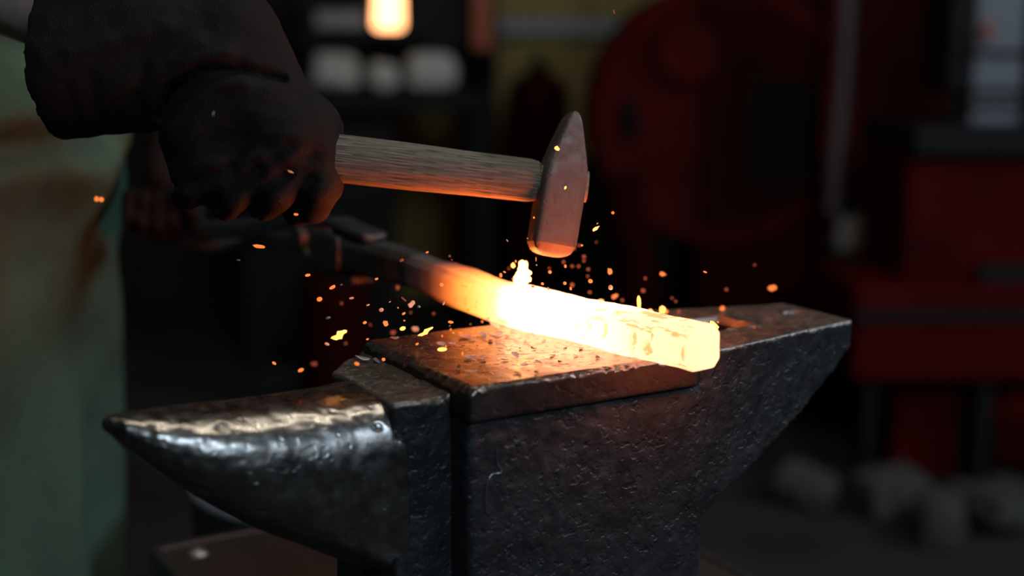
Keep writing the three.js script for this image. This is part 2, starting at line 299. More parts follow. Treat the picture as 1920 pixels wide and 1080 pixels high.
// ---------------------------------------------------------------- the anvil (its own axes: x towards the heel, z towards the front)
const TURN = THREE.MathUtils.degToRad(30.87), ANVIL = V(-0.0625, 0, -0.7876), TOP = 0.8, BASE = 0.56;
const anvilPoint = (x, y, z) => V(ANVIL.x + x * Math.cos(TURN) + z * Math.sin(TURN), y, ANVIL.z - x * Math.sin(TURN) + z * Math.cos(TURN));
{
  const t = thing('anvil', 'heavy worn steel anvil with pointed horn at left and square hole in its heel', 'anvil', V(ANVIL.x, BASE, ANVIL.z), TURN);
  const own = (g) => boxUV(g.translate(0, -BASE, 0));
  const twoFaced = (g, low = 0.012) => {                            // bare worn steel on top and on its rubbed edges, black scale on the sides
    g.translate(0, -BASE, 0);
    const n = g.attributes.normal, p = g.attributes.position, ix = g.index.array, up = [], rest = [];
    for (let i = 0; i < ix.length; i += 3) {
      const a = ix[i], b = ix[i + 1], c = ix[i + 2], ny = (n.getY(a) + n.getY(b) + n.getY(c)) / 3, y = (p.getY(a) + p.getY(b) + p.getY(c)) / 3;
      (ny > 0.14 && y > TOP - low - BASE ? up : rest).push(a, b, c);
    }
    g.setIndex(new THREE.BufferAttribute(Uint32Array.from(up.concat(rest)), 1));
    const out = boxUV(g); out.clearGroups(); out.addGroup(0, up.length, 0); out.addGroup(up.length, rest.length, 1);
    return out;
  };
  const rough = (x, y, z, a, s) => a * fbm(x / s, y / s, z / s, 3);
  const wear = (x, y, z) => 0.0016 + 0.0022 * Math.max(0, noise(x * 90, 5, z * 90)) + 0.0014 * Math.max(0, noise(x * 260, 9, z * 260));

  // body: waist under the plate, narrow block towards the horn, spreading foot
  part(t, 'body', own(carve((x, y, z) => {
    let d = sdBox(x - 0.090, y - 0.68, z, 0.090, 0.101, 0.0712, 0.004);
    const foot = Math.max(BASE - y, y - (0.625 - 0.25 * Math.max(0, Math.abs(z) - 0.06)), sdBox(x - 0.075, 0, z, 0.13, 1, 0.088, 0.012));
    d = smin(d, foot, 0.03);
    return Math.max(d + rough(x, y, z, 0.0012, 0.011) + rough(x, y, z, 0.0006, 0.004), BASE + 0.001 - y);
  }, [-0.062, BASE - 0.004, -0.096], [0.214, 0.79, 0.096], 0.0016)), M.cast);

  part(t, 'table', twoFaced(carve((x, y, zz) => {
    const z = zz < 0 ? Math.min(0, zz + 0.027 * sstep(x, -0.042, -0.004)) : zz;
    let d = sdBox(x + 0.0165, y - 0.68, z, 0.0205, 0.1092, 0.0495 - 0.006 * Math.max(0, -(x + 0.02) / 0.02), 0.003);
    d = Math.max(d, (y - 0.7892) * 0.7 + (Math.abs(z) - 0.0495) * 0.7 + 0.0012 + 0.0016 * noise(x * 120, 3, z * 70));
    d = Math.max(d, (y - 0.7892) * 0.7 - (x + 0.037) * 0.7 + 0.0004 + 0.0016 * noise(x * 80, 7, z * 130));
    d = smin(d, Math.max(Math.hypot(x - 0.0018, y - 0.7885) - 0.0040, Math.abs(z) - 0.050), 0.004);     // the cove at the foot of the step
    return d + rough(x, y, z, 0.0010, 0.009) + rough(x, y, z, 0.0004, 0.003);
  }, [-0.044, BASE, -0.088], [0.008, 0.80, 0.066], 0.0012), 0.018), [M.table, M.cast]);

  part(t, 'face_plate', twoFaced(carve((x, y, z) => {
    let d = sdBox(x - 0.085, y - 0.7888, z, 0.0862, 0.0112, 0.075, 0.0030);
    const w = wear(x, y, z), e = y - TOP;
    d = Math.max(d, (e + z - 0.075) * 0.7071 + w * 0.8, (e - x - 0.0012) * 0.7071 + w, (e - z - 0.075) * 0.7071 + w * 0.6);
    d = Math.max(d, (e + 0.9 * (z - 0.075) - 0.9 * (x + 0.0012)) * 0.6 + 0.0042);                          // the knocked-off corner
    return d + rough(x, y, z, 0.0004, 0.02);
  }, [-0.0036, 0.775, -0.079], [0.1736, 0.803, 0.079], 0.0012)), [M.face, M.side]);

  // heel: tapers in plan and underneath, with the square hole and the round hole
  const under = [[0.165, 0.635], [0.1715, 0.660], [0.178, 0.684], [0.193, 0.696], [0.229, 0.7135], [0.280, 0.7400], [0.318, 0.7660], [0.3345, 0.7790]];
  const low = (x) => { for (let i = 0; i < under.length - 1; i++) if (x < under[i + 1][0]) return lerp(under[i][1], under[i + 1][1], (x - under[i][0]) / (under[i + 1][0] - under[i][0])); return 0.779 + (x - 0.3345) * 2; };
  part(t, 'heel', twoFaced(carve((x, y, z) => {
    const f = 0.0714 - 0.0214 * sstep(x, 0.165, 0.34) - 0.003 * sstep(x, 0.3, 0.34), b = -0.0705 + 0.045 * sstep(x, 0.165, 0.36);
    let d = Math.max(y - TOP, (low(x) - y) * 0.78, z - f, b - z, 0.1705 - x, x - 0.3375);
    const w = wear(x + 0.3, y, z) * 0.55, e = y - TOP;
    d = Math.max(d, (e + z - f) * 0.7071 + w, (e + x - 0.3375) * 0.7071 + w, (e + b - z) * 0.7071 + w, (x - 0.3375 + z - f) * 0.7071 + 0.002);
    const hx = Math.abs(x - 0.2405), hz = Math.abs(z - 0.009), s = 0.0155 + 0.0022 * sstep(y, 0.796, 0.8005);
    d = smin(d, Math.max(Math.abs(Math.max(hx - 0.0175, hz - 0.020)) - 0.0022, Math.abs(y - TOP) - 0.0011 - 0.0007 * noise(x * 150, 2, z * 150)), 0.003);
    d = Math.max(d, -Math.max(hx - s, hz - s - 0.0025));
    d = Math.max(d, -(Math.hypot(x - 0.3155, z - 0.007) - 0.0075 - 0.0012 * sstep(y, 0.797, 0.8005)));
    const m = sstep(TOP - y, 0.004, 0.02); return d + m * (rough(x, y, z, 0.0012, 0.011) + rough(x, y, z, 0.0006, 0.004)) + (1 - m) * rough(x, y, z, 0.0003, 0.006);
  }, [0.167, 0.63, -0.077], [0.341, 0.803, 0.079], 0.0013)), [M.table, M.cast]);
  part(t, 'hole_plug', own(new THREE.LatheGeometry([[0, 0.7972], [0.004, 0.7974], [0.0066, 0.7982], [0.0074, 0.7975], [0.0074, 0.780], [0, 0.780]].map(([r, y]) => new THREE.Vector2(r, y)).reverse(), 28).translate(0.3155, 0, 0.007)), M.bright, 'bright worn plug in the round hole of the heel');

  // horn: from its root at the block out to the blunt point
  const keys = [[0.028, 0.786, 0.668, 0.0490, 3.6], [0.037, 0.7892, 0.674, 0.0482, 3.4], [0.058, 0.7890, 0.684, 0.0455, 2.8], [0.080, 0.7892, 0.6965, 0.0430, 2.6], [0.117, 0.7900, 0.7175, 0.0385, 2.4], [0.146, 0.7915, 0.7400, 0.0320, 2.3],
    [0.168, 0.7925, 0.7590, 0.0235, 2.2], [0.183, 0.7935, 0.7735, 0.0140, 2.1], [0.1895, 0.7930, 0.7815, 0.0080, 2.0], [0.1925, 0.7915, 0.7840, 0.0050, 2.0], [0.1937, 0.7890, 0.7860, 0.0015, 2.0]];
  const hr = rows(keys, 14).map(([s, top, bot, w, n]) => [s, (top - bot) / 2, w, n, (top + bot) / 2, 0]);
  const horn = loft(hr, 200, (x, y, z) => -0.00045 * sstep(cells(x * 130, y * 100, z * 130), 0.2, 0.8) * sstep(noise(x * 25, y * 25, z * 25), -0.4, 0.3) + 0.0008 * fbm(x * 50, y * 34, z * 50) - 0.0009 * sstep(noise(x * 120, y * 90, z * 120), 0.58, 0.8));
  part(t, 'horn', own(horn.rotateZ(Math.PI / 2)), M.horn, 'pointed horn with a bright polished streak');

  // the pale scratch on the front
  const sc = [[912, 962], [911, 930], [914, 903], [922, 890], [940, 885], [933, 868], [931, 842]].map(([px, py]) => { const r = ray(px, py), c = V(ANVIL.x, 0, ANVIL.z), n = V(Math.sin(TURN), 0, Math.cos(TURN)); const k = (c.sub(EYE).dot(n) + 0.0716) / r.dot(n); const w = EYE.clone().addScaledVector(r, k).sub(V(ANVIL.x, 0, ANVIL.z)); return V(w.x * Math.cos(TURN) - w.z * Math.sin(TURN), w.y, w.x * Math.sin(TURN) + w.z * Math.cos(TURN)); });
  part(t, 'scratch', own(new THREE.TubeGeometry(new THREE.CatmullRomCurve3(sc), 60, 0.00045, 5)), M.bright, 'thin pale curved scratch on the front');
}
{
  const t = thing('anvil_stand', 'dark steel-edged timber stand under the anvil with a bolt in its corner', 'stand', V(ANVIL.x, 0, ANVIL.z), TURN);
  const x0 = -0.072, x1 = 0.34, z0 = -0.375, z1 = 0.16;
  part(t, 'block', box(x0 + 0.012, 0, z0 + 0.012, x1 - 0.012, 0.548, z1 - 0.012, 0.004), M.timber);
  part(t, 'top_plate', box(x0, 0.545, z0, x1, BASE, z1, 0.003), M.timber);
  for (const [a, b] of [[[x0 - 0.004, z0], [x0 + 0.006, z1]], [[x1 - 0.006, z0], [x1 + 0.004, z1]], [[x0, z0 - 0.004], [x1, z0 + 0.006]], [[x0, z1 - 0.006], [x1, z1 + 0.004]]])
    part(t, 'edge_strip', box(a[0], 0.50, a[1], b[0], BASE + 0.0025, b[1], 0.0025), M.tong);
  for (const [x, z] of [[x0 + 0.03, z0 + 0.03], [x1 - 0.03, z0 + 0.03], [x1 - 0.03, z1 - 0.03], [x0 + 0.03, z1 - 0.03]])
    part(t, 'bolt', new THREE.SphereGeometry(0.009, 20, 10, 0, Math.PI * 2, 0, Math.PI / 2).scale(1, 0.6, 1).translate(x, BASE, z), M.bright);
}

// ---------------------------------------------------------------- the glowing bar and the tongs
const BAR0 = anvilPoint(0.113, 0, -0.066), BARDIR = V(0.6446, 0, 0.7645).normalize(), BARSIDE = V(BARDIR.z, 0, -BARDIR.x);
const barHalf = (t) => 0.0141 - 0.0014 * Math.exp(-(((t + 0.10) / 0.035) ** 2)) + 0.0004 * Math.sin(t * 70) + 0.0006 * Math.exp(-(((t + 0.2) / 0.03) ** 2));
const barY = (t) => TOP + 0.0005 + 0.0141 + (t < -0.015 ? (-0.015 - t) * 0.092 - Math.max(0, -0.12 - t) * 0.05 : 0);
const barPoint = (t) => BAR0.clone().addScaledVector(BARDIR, t).setY(barY(t));
{
  const t = thing('glowing_bar', 'white-hot square steel bar lying across the anvil face, its far end still dark', 'bar', barPoint(0).setY(TOP));
  function sweep(t0, t1, N, cap) {
    const Mr = 56, pos = [], uv = [], idx = [], st = [];
    for (let i = 0; i <= N; i++) st.push([lerp(t0, t1, i / N), 1]);
    if (cap) for (const [dt, s] of [[0.0012, 0.975], [0.0024, 0.93], [0.0034, 0.86], [0.0040, 0.74], [0.0043, 0.5], [0.0045, 0.25], [0.0046, 0.02]]) st.push([t1 + dt, s]);
    for (const [tt, s] of st) {
      const c = barPoint(tt), h = barHalf(Math.min(tt, t1));
      for (let k = 0; k <= Mr; k++) {
        const a = (k / Mr + 0.625) * Math.PI * 2, ca = Math.cos(a), sa = Math.sin(a), n = 5.2;
        let y = Math.sign(sa) * Math.abs(sa) ** (2 / n), z = Math.sign(ca) * Math.abs(ca) ** (2 / n);
        const q = Math.abs(y) + Math.abs(z); if (q > 1.62) { y *= 1.62 / q; z *= 1.62 / q; }
        const w = 1 + 0.045 * noise(tt * 42 + 9, y * 0.8, z * 0.8) + 0.02 * noise(tt * 130, y * 2, z * 2);
        const p = c.clone().addScaledVector(BARSIDE, z * h * s * w).add(V(0, Math.max(y * h * s * w, y < 0 ? -h * 1.0 : -9), 0)).sub(t.position);
        pos.push(p.x, p.y, p.z); uv.push((tt - t0) / (t1 + 0.005 - t0), k / Mr);
      }
    }
    const W = Mr + 1;
    for (let i = 0; i < st.length - 1; i++) for (let k = 0; k < Mr; k++) { const a = i * W + k; idx.push(a, a + 1, a + W, a + 1, a + W + 1, a + W); }
    const g = new THREE.BufferGeometry();
    g.setAttribute('position', new THREE.Float32BufferAttribute(pos, 3)); g.setAttribute('uv', new THREE.Float32BufferAttribute(uv, 2)); g.setIndex(idx); g.computeVertexNormals();
    const nn = g.attributes.normal;
    for (let i = 0; i < st.length; i++) { const a = i * W, b = a + Mr, v = V(nn.getX(a) + nn.getX(b), nn.getY(a) + nn.getY(b), nn.getZ(a) + nn.getZ(b)).normalize(); for (const q of [a, b]) nn.setXYZ(q, v.x, v.y, v.z); }
    return g;
  }
  const T0 = -0.116, T1 = 0.1800;
  // how hot the steel is along its length: a radiance for each place
  const heat = [[-0.116, 0, 0, 0], [-0.096, 0.015, 0.002, 0.001], [-0.083, 0.08, 0.012, 0.003], [-0.069, 0.45, 0.075, 0.012], [-0.055, 1.15, 0.24, 0.03], [-0.037, 2.4, 0.66, 0.10], [-0.016, 3.4, 1.05, 0.28], [-0.004, 4.2, 1.5, 0.50],
    [0.006, 5.6, 2.3, 1.10], [0.08, 5.8, 2.4, 1.25], [0.105, 4.6, 1.95, 1.02], [0.14, 2.9, 1.16, 0.60], [0.19, 2.7, 1.04, 0.52]];
  const NW = 1024, NH = 256, data = new Float32Array(NW * NH * 4);
  for (let j = 0; j < NH; j++) for (let i = 0; i < NW; i++) {
    const u = (i + 0.5) / NW, v = (j + 0.5) / NH, tt = lerp(T0, T1 + 0.005, u) + 0.006 * (fbm(u * 12, Math.sin(v * 6.283) * 2, Math.cos(v * 6.283) * 2));
    let k = 0; while (k < heat.length - 2 && tt > heat[k + 1][0]) k++;
    const s = clamp((tt - heat[k][0]) / (heat[k + 1][0] - heat[k][0]), 0, 1), cx = Math.cos(v * 6.283) * 1.6, cy = Math.sin(v * 6.283) * 1.6;
    const crust = sstep(fbm(u * 40, cx * 3.6, cy * 3.6, 4), 0.10, 0.30) * sstep(tt, 0.05, 0.12) * (1 - sstep(tt, T1 - 0.002, T1 + 0.002)), speck = sstep(noise(u * 150, cx * 9, cy * 9), 0.62, 0.8) * (1 - sstep(tt, -0.005, 0.0));
    const mul = [1 - 0.30 * crust - 0.45 * speck, 1 - 0.48 * crust - 0.6 * speck, 1 - 0.66 * crust - 0.7 * speck];
    for (let c = 0; c < 3; c++) data[(j * NW + i) * 4 + c] = lerp(heat[k][c + 1], heat[k + 1][c + 1], s) * mul[c];
    data[(j * NW + i) * 4 + 3] = 1;
  }
  const tex = new THREE.DataTexture(data, NW, NH, THREE.RGBAFormat, THREE.FloatType);
  tex.magFilter = THREE.LinearFilter; tex.wrapT = THREE.RepeatWrapping; tex.needsUpdate = true;
  const hot = std({ color: col(0.14, 0.13, 0.13), roughness: 0.75, metalness: 0.3, emissive: col(1, 1, 1), emissiveMap: tex, emissiveIntensity: 1 });
  part(t, 'hot_end', sweep(T0, T1, 150, true), hot, 'white-hot end of the bar, yellow at its tip');
  part(t, 'dark_shank', sweep(-0.232, T0, 50, false), M.scale, 'dark scaled shank of the bar');
  for (let i = 0; i < HOT.lamps; i++) {
    const l = new THREE.PointLight(new THREE.Color(1, 0.15, 0.022), HOT.each); l.name = 'bar_glow'; l.position.copy(barPoint(lerp(-0.03, 0.16, i / (HOT.lamps - 1)))); l.castShadow = true; l.shadow.radius = 0.5; scene.add(l);
  }
}
{
  const o = barPoint(-0.225), t = thing('tongs', 'dark blacksmith tongs gripping the cold end of the bar', 'tongs', o.clone().setY(TOP));
  const along = BARDIR.clone().setY(-0.075).normalize(), L = (s, up, side) => barPoint(-0.225).addScaledVector(along, s).add(V(0, up, 0)).addScaledVector(BARSIDE, side);
  function strap(pts, hw, ht) {                                   // a flat bar along points
    const c = new THREE.CatmullRomCurve3(pts), N = 30, pos = [], idx = [];
    for (let i = 0; i <= N; i++) {
      const p = c.getPoint(i / N), d = c.getTangent(i / N), s = V(d.z, 0, -d.x).normalize(), u = d.clone().cross(s).normalize().multiplyScalar(-1), e = Math.min(1, Math.min(i, N - i) / 1.5 + 0.55);
      const hw_ = typeof hw === 'function' ? hw(i / N) : hw, ht_ = typeof ht === 'function' ? ht(i / N) : ht;
      for (let k = 0; k < 12; k++) { const a = (k / 12) * Math.PI * 2 + 0.26, ca = Math.cos(a), sa = Math.sin(a), q = p.clone().addScaledVector(s, Math.sign(ca) * Math.abs(ca) ** 0.5 * hw_ * e).addScaledVector(u, Math.sign(sa) * Math.abs(sa) ** 0.5 * ht_ * e); pos.push(q.x, q.y, q.z); }
    }
    for (let i = 0; i < N; i++) for (let k = 0; k < 12; k++) { const a = i * 12 + k, b = i * 12 + (k + 1) % 12; idx.push(a, b, a + 12, b, b + 12, a + 12); }
    for (let k = 1; k < 11; k++) { idx.push(0, k + 1, k); idx.push(N * 12, N * 12 + k, N * 12 + k + 1); }
    const g = new THREE.BufferGeometry(); g.setAttribute('position', new THREE.Float32BufferAttribute(pos, 3)); g.setIndex(idx); g.computeVertexNormals();
    return placed(t, boxUV(g));
  }
  part(t, 'jaw', strap([L(0.055, 0.019, 0), L(0.02, 0.0205, 0), L(-0.012, 0.021, 0.001), L(-0.045, 0.010, 0.004)], 0.012, 0.0042), M.tong, 'upper jaw lying on the bar');
  part(t, 'jaw', strap([L(0.035, -0.019, 0), L(0.012, -0.0205, 0), L(-0.012, -0.021, -0.001), L(-0.045, -0.008, -0.004)], 0.012, 0.0042), M.tong, 'lower jaw under the bar');
  part(t, 'collar', strap([L(0.024, 0.0015, -0.0165), L(0.0, 0.001, -0.0175), L(-0.022, 0.0, -0.0165)], 0.0035, (s) => 0.017 - 0.006 * Math.abs(s - 0.5)), M.tong);
  part(t, 'rivet', placed(t, cyl(L(-0.05, 0.002, -0.016), L(-0.05, 0.002, 0.016), 0.009, 0.009, 20)), M.tong);
  const far = sight(395, 432, 1.20), end = sight(255, 418, 1.29);
  part(t, 'rein', strap([L(-0.038, 0.004, 0.005), L(-0.09, 0.012, 0.006), far.clone().add(V(0.05, 0.006, 0.02)), far, far.clone().lerp(end, 0.5), end], 0.0065, (s) => 0.010 - 0.002 * s), M.tong, 'near rein running into the left glove');
  part(t, 'rein', strap([L(-0.038, -0.004, -0.005), L(-0.09, -0.008, -0.008), far.clone().add(V(0.03, -0.016, -0.02)), far.clone().add(V(-0.02, -0.015, -0.015)), end.clone().add(V(0, -0.014, -0.01))], 0.0065, (s) => 0.008 - 0.002 * s), M.tong, 'far rein running into the left glove');
}

// ---------------------------------------------------------------- the hammer
{
  const c = sight(1052, 345, 0.87), t = thing('cross_peen_hammer', 'small cross peen hammer with a weathered wooden handle raised over the hot bar', 'hammer', c);
  const grip = new THREE.Euler(-0.22, 0.16, -0.20, 'ZYX');
  const mm = 0.001, head = loft([...[[-49.9, 1, 1, 2.2], [-49.7, 5, 4.6, 2.6], [-49.2, 8.2, 7.6, 4], [-48.2, 10.8, 9.8, 6]], ...rows([[-46.5, 12.6, 11.4, 9], [-41.5, 15.2, 14.0, 7], [-20, 15.4, 14.4, 6.5], [4, 15.6, 14.6, 6], [12, 14.6, 14.4, 6], [28, 10.4, 13.8, 5.5], [42, 6.2, 13.2, 5], [46.5, 4.4, 12.6, 3.6], [48.4, 2.8, 11.6, 3], [49.2, 1.0, 10, 2.5]], 5)].map(([y, a, b, n]) => [y * mm, a * mm, b * mm, n]), 72, (x, y, z) => 0.00022 * fbm(x * 160, y * 160, z * 160));
  const hm = part(t, 'head', boxUV(head), M.hammer, 'forged steel head, peen upwards');
  hm.rotation.copy(grip);
  // handle along -X of the head
  const len = 0.236, wood = loft(rows([[-0.018, 0.0105, 0.0085, 2.6], [0.012, 0.0108, 0.0085, 3], [0.0150, 0.0112, 0.009, 3.0], [0.0151, 0.0118, 0.0092, -1.4], [0.0165, 0.0134, 0.0104, -1.4], [0.022, 0.0145, 0.0112, -1.42], [0.06, 0.0148, 0.0116, -1.42], [0.10, 0.0158, 0.0120, -1.42], [0.17, 0.0162, 0.0124, -1.42], [0.22, 0.0155, 0.0125, -1.42], [len - 0.004, 0.0150, 0.0125, -1.42], [len, 0.0120, 0.0095, -1.4]], 5), 48, (x, y, z) => 0.00025 * fbm(x * 300, y * 40, z * 300));
  const hw = part(t, 'handle', boxUV(wood.rotateZ(Math.PI / 2)), M.wood, 'weathered wooden handle');
  hw.rotation.set(-0.30, 0.035, -0.118, 'ZYX');
  const wedge = part(t, 'wedge', box(0.0165, -0.007, -0.0015, 0.0186, 0.007, 0.0015, 0.0004), M.bright); wedge.rotation.copy(hw.rotation);
}

// ---------------------------------------------------------------- the smith
{
  const t = thing('person', 'smith in black leather gloves and a stained green canvas apron, swinging the hammer', 'person', V(-0.6, 0, -1.3));
  const S = t.position, inv = (v) => v.clone().sub(S);
  const q = (v, r) => { const p = inv(v); return [p.x, p.y, p.z, r]; }, w = (x, y, z, r) => q(V(x, y, z), r);
  const shR = V(-0.60, 1.42, -1.12), shL = V(-0.60, 1.42, -1.49), elR = V(-0.525, 1.105, -1.03), wrR = sight(335, 100, 0.885), elL = V(-0.44, 1.10, -1.45), wrL = sight(325, 200, 1.26);
  const chain = (list) => list.slice(1).map((b, i) => [list[i], b]);
  const torso = [[w(-0.60, 0.95, -1.23, 0.13), w(-0.60, 0.95, -1.38, 0.13)], [w(-0.60, 0.95, -1.30, 0.135), w(-0.605, 1.15, -1.30, 0.135)], [w(-0.605, 1.15, -1.26, 0.12), w(-0.605, 1.36, -1.23, 0.115)], [w(-0.605, 1.15, -1.35, 0.12), w(-0.605, 1.36, -1.38, 0.115)]];
  const legs = [...chain([w(-0.59, 0.92, -1.21, 0.10), w(-0.54, 0.50, -1.19, 0.064), w(-0.60, 0.10, -1.18, 0.042)]), ...chain([w(-0.60, 0.92, -1.40, 0.10), w(-0.60, 0.50, -1.43, 0.064), w(-0.68, 0.10, -1.44, 0.042)])];
  const upper = [...chain([q(shR, 0.062), q(elR, 0.046)]), ...chain([q(shL, 0.062), q(elL, 0.046)]), [q(shR, 0.06), w(-0.60, 1.44, -1.3, 0.07)], [q(shL, 0.06), w(-0.60, 1.44, -1.3, 0.07)]];
  const fores = [...chain([q(elR, 0.046), q(elR.clone().lerp(wrR, 0.35), 0.045), q(wrR, 0.029)]), ...chain([q(elL, 0.046), q(elL.clone().lerp(wrL, 0.35), 0.043), q(wrL, 0.026)])];
  const feet = [[w(-0.62, 0.045, -1.18, 0.045), w(-0.46, 0.035, -1.17, 0.035)], [w(-0.70, 0.045, -1.44, 0.045), w(-0.54, 0.035, -1.44, 0.035)]];
  const neck = [[w(-0.60, 1.42, -1.30, 0.066), w(-0.575, 1.58, -1.30, 0.056)]];
  const headAt = inv(V(-0.545, 1.675, -1.30));
  const headF = (x, y, z) => {
    x -= headAt.x; y -= headAt.y; z -= headAt.z;
    let d = smin(Math.hypot(x * 0.95, y * 0.9, z * 1.18) - 0.095, cone(x, y, z, [0.03, -0.055, 0, 0.058], [0.045, -0.095, 0, 0.034]), 0.04);
    d = smin(d, cone(x, y, z, [0.098, 0.004, 0, 0.009], [0.118, -0.036, 0, 0.014]), 0.016);
    for (const s of [-1, 1]) { d = smin(d, cone(x, y, z, [-0.005, 0.012, s * 0.082, 0.012], [-0.008, -0.028, s * 0.080, 0.010]), 0.008); d = Math.max(d, 0.014 - Math.hypot(x - 0.100, y - 0.012, z - s * 0.032)); d = smin(d, Math.hypot(x - 0.083, y - 0.010, z - s * 0.032) - 0.012, 0.004); }
    return Math.max(d, -cone(x, y, z, [0.108, -0.066, -0.022, 0.004], [0.108, -0.066, 0.022, 0.004]));
  };
  const field = (list, k, grow = 0) => (x, y, z) => { let d = 9; for (const [a, b] of list) d = smin(d, cone(x, y, z, a, b) - grow, k); return d; };
  const bodyF = field([...torso, ...legs, ...upper, ...fores, ...feet, ...neck], 0.03);
  part(t, 'body', carve((x, y, z) => Math.abs(x - headAt.x) < 0.2 && y > 1.5 ? smin(bodyF(x, y, z), headF(x, y, z), 0.03) : bodyF(x, y, z), [-0.32, -0.02, -0.40], [0.46, 1.82, 0.50], 0.010), M.skin, 'bare forearms of the smith');
  part(t, 'hair', carve((x, y, z) => { const d = headF(x, y, z) - 0.009, a = x - headAt.x, b = y - headAt.y; return Math.max(d, 0.02 - b + a * 0.9, -(headF(x, y, z) - 0.0005)); }, [-0.12, 1.55, -0.14], [0.22, 1.82, 0.14], 0.006), M.hair);
  part(t, 'shirt', carve((x, y, z) => { const d = field([...torso, ...upper], 0.04, 0.010)(x, y, z) + 0.004 * fbm(x * 14, y * 9, z * 14); return Math.max(d, 0.93 - y, y - 1.5, -(Math.hypot(x - 0.03, z) - 0.075 + Math.max(0, 1.44 - y))); }, [-0.26, 0.88, -0.36], [0.30, 1.54, 0.46], 0.010), M.shirt);
  part(t, 'trousers', carve((x, y, z) => { const d = field([...legs, torso[0]], 0.05, 0.014)(x, y, z) + 0.005 * fbm(x * 14, y * 8, z * 14); return Math.max(d, y - 0.98, 0.11 - y); }, [-0.26, 0.08, -0.30], [0.24, 1.0, 0.28], 0.010), M.trouser);
  for (const [a, b] of feet) part(t, 'boot', carve((x, y, z) => { const d = smin(cone(x, y, z, a, b) - 0.012, cone(x, y, z, a, [a[0], 0.16, a[2], 0.050]), 0.03); return Math.max(d, -y); }, [a[0] - 0.09, -0.01, a[2] - 0.09], [b[0] + 0.08, 0.24, a[2] + 0.09], 0.007), M.boot);

  // apron: a curved sheet of canvas with folds, wrapped round the front
  {
    const NU = 220, NV = 220, pos = [], uv = [], idx = [], cx = -0.575, cz = -1.25, y0 = 0.36, y1 = 1.30;
    for (let side = 0; side < 2; side++) for (let j = 0; j <= NV; j++) for (let i = 0; i <= NU; i++) {
      const y = lerp(y0, y1, j / NV), bib = sstep(y, 1.02, 1.14), f = lerp(-1.75, 1.75, i / NU) * lerp(1, 0.52, bib);   // f = 0 faces +x, positive towards the camera
      let a = 0.160 + 0.030 * Math.exp(-(((y - 0.915) / 0.075) ** 2)) - 0.012 * (1 - sstep(y, 0.40, 0.75)), b = 0.200 - 0.01 * sstep(y, 0.95, 1.2);
      const z = b * Math.sin(f);
      const diag = (c, wd, h, sl) => h * Math.exp(-(((y - c + sl * z + 0.02 * Math.sin(z * 30)) / wd) ** 2));
      let k = diag(1.0, 0.022, 0.024, 0.55) + diag(0.93, 0.03, 0.018, 0.4) - diag(0.965, 0.016, 0.014, 0.5) - diag(1.045, 0.022, 0.018, 0.45) + diag(0.86, 0.03, 0.010, -0.5) + 0.006 * Math.sin(f * 9 + 1.2 * Math.sin(y * 7)) * sstep(1.0 - y, 0, 0.25) + 0.006 * fbm(f * 2.2, y * 6, 4);
      k += 0.008 * Math.sin((f - y * 0.8) * 5) * sstep(0.9 - y, 0, 0.2);
      k -= side * 0.0022;
      pos.push(cx + (a + k) * Math.cos(f) - S.x, y - S.y, cz + (b + k) * Math.sin(f) - S.z); uv.push(f * 0.19, y);
    }
    const W = NU + 1, half = W * (NV + 1);
    for (let side = 0; side < 2; side++) for (let j = 0; j < NV; j++) for (let i = 0; i < NU; i++) { const o = side * half + j * W + i; side ? idx.push(o, o + 1, o + W, o + 1, o + W + 1, o + W) : idx.push(o, o + W, o + 1, o + 1, o + W, o + W + 1); }
    const rim = (a, b) => idx.push(a, b, a + half, b, b + half, a + half);
    for (let i = 0; i < NU; i++) { rim(i, i + 1); rim(NV * W + i + 1, NV * W + i); }
    for (let j = 0; j < NV; j++) { rim((j + 1) * W, j * W); rim(j * W + NU, (j + 1) * W + NU); }
    const g = new THREE.BufferGeometry(); g.setAttribute('position', new THREE.Float32BufferAttribute(pos, 3)); g.setAttribute('uv', new THREE.Float32BufferAttribute(uv, 2)); g.setIndex(idx); g.computeVertexNormals();
    // dye, wear and a brown burn stain: one picture over the whole sheet, u = -0.4..0.4, v = 0.3..1.3
    const stain = texture(1024, (u, v) => {
      const X = (u - 0.5) * 0.8, Y = 0.3 + v, n = fbm(X * 22, Y * 22, 1, 4), m = fbm(X * 90, Y * 90, 5, 3);
      const st = clamp(Math.exp(-(((X - 0.15 + 0.05 * (Y - 0.8)) / 0.026) ** 2) - (((Y - 0.78) / 0.13) ** 2)) * (1.15 + 1.2 * n), 0, 1), st2 = clamp(Math.exp(-(((X - 0.10) / 0.04) ** 2) - (((Y - 0.62) / 0.2) ** 2)) * (0.5 + 1.2 * n), 0, 1);
      const k = 1 + 0.35 * n + 0.22 * m, dirt = 0.25 * sstep(m, 0.2, 0.45);
      let c = [0.055 * k, 0.130 * k, 0.084 * k];
      c = c.map((x, i) => lerp(x, [0.055, 0.062, 0.028][i] * k, clamp(0.75 * st + 0.3 * st2, 0, 0.85)) * (1 - dirt));
      return c.map((x) => Math.max(0, x) ** (1 / 2.2));
    }, { srgb: true });
    stain.repeat.set(1 / 0.8, 1); stain.offset.set(0.5, -0.3);
    part(t, 'apron', g, std({ color: col(1, 1, 1), map: stain, roughness: 0.92, bumpMap: weave, bumpScale: 0.0006, side: THREE.DoubleSide }), 'green canvas apron with a brown stain');
  }

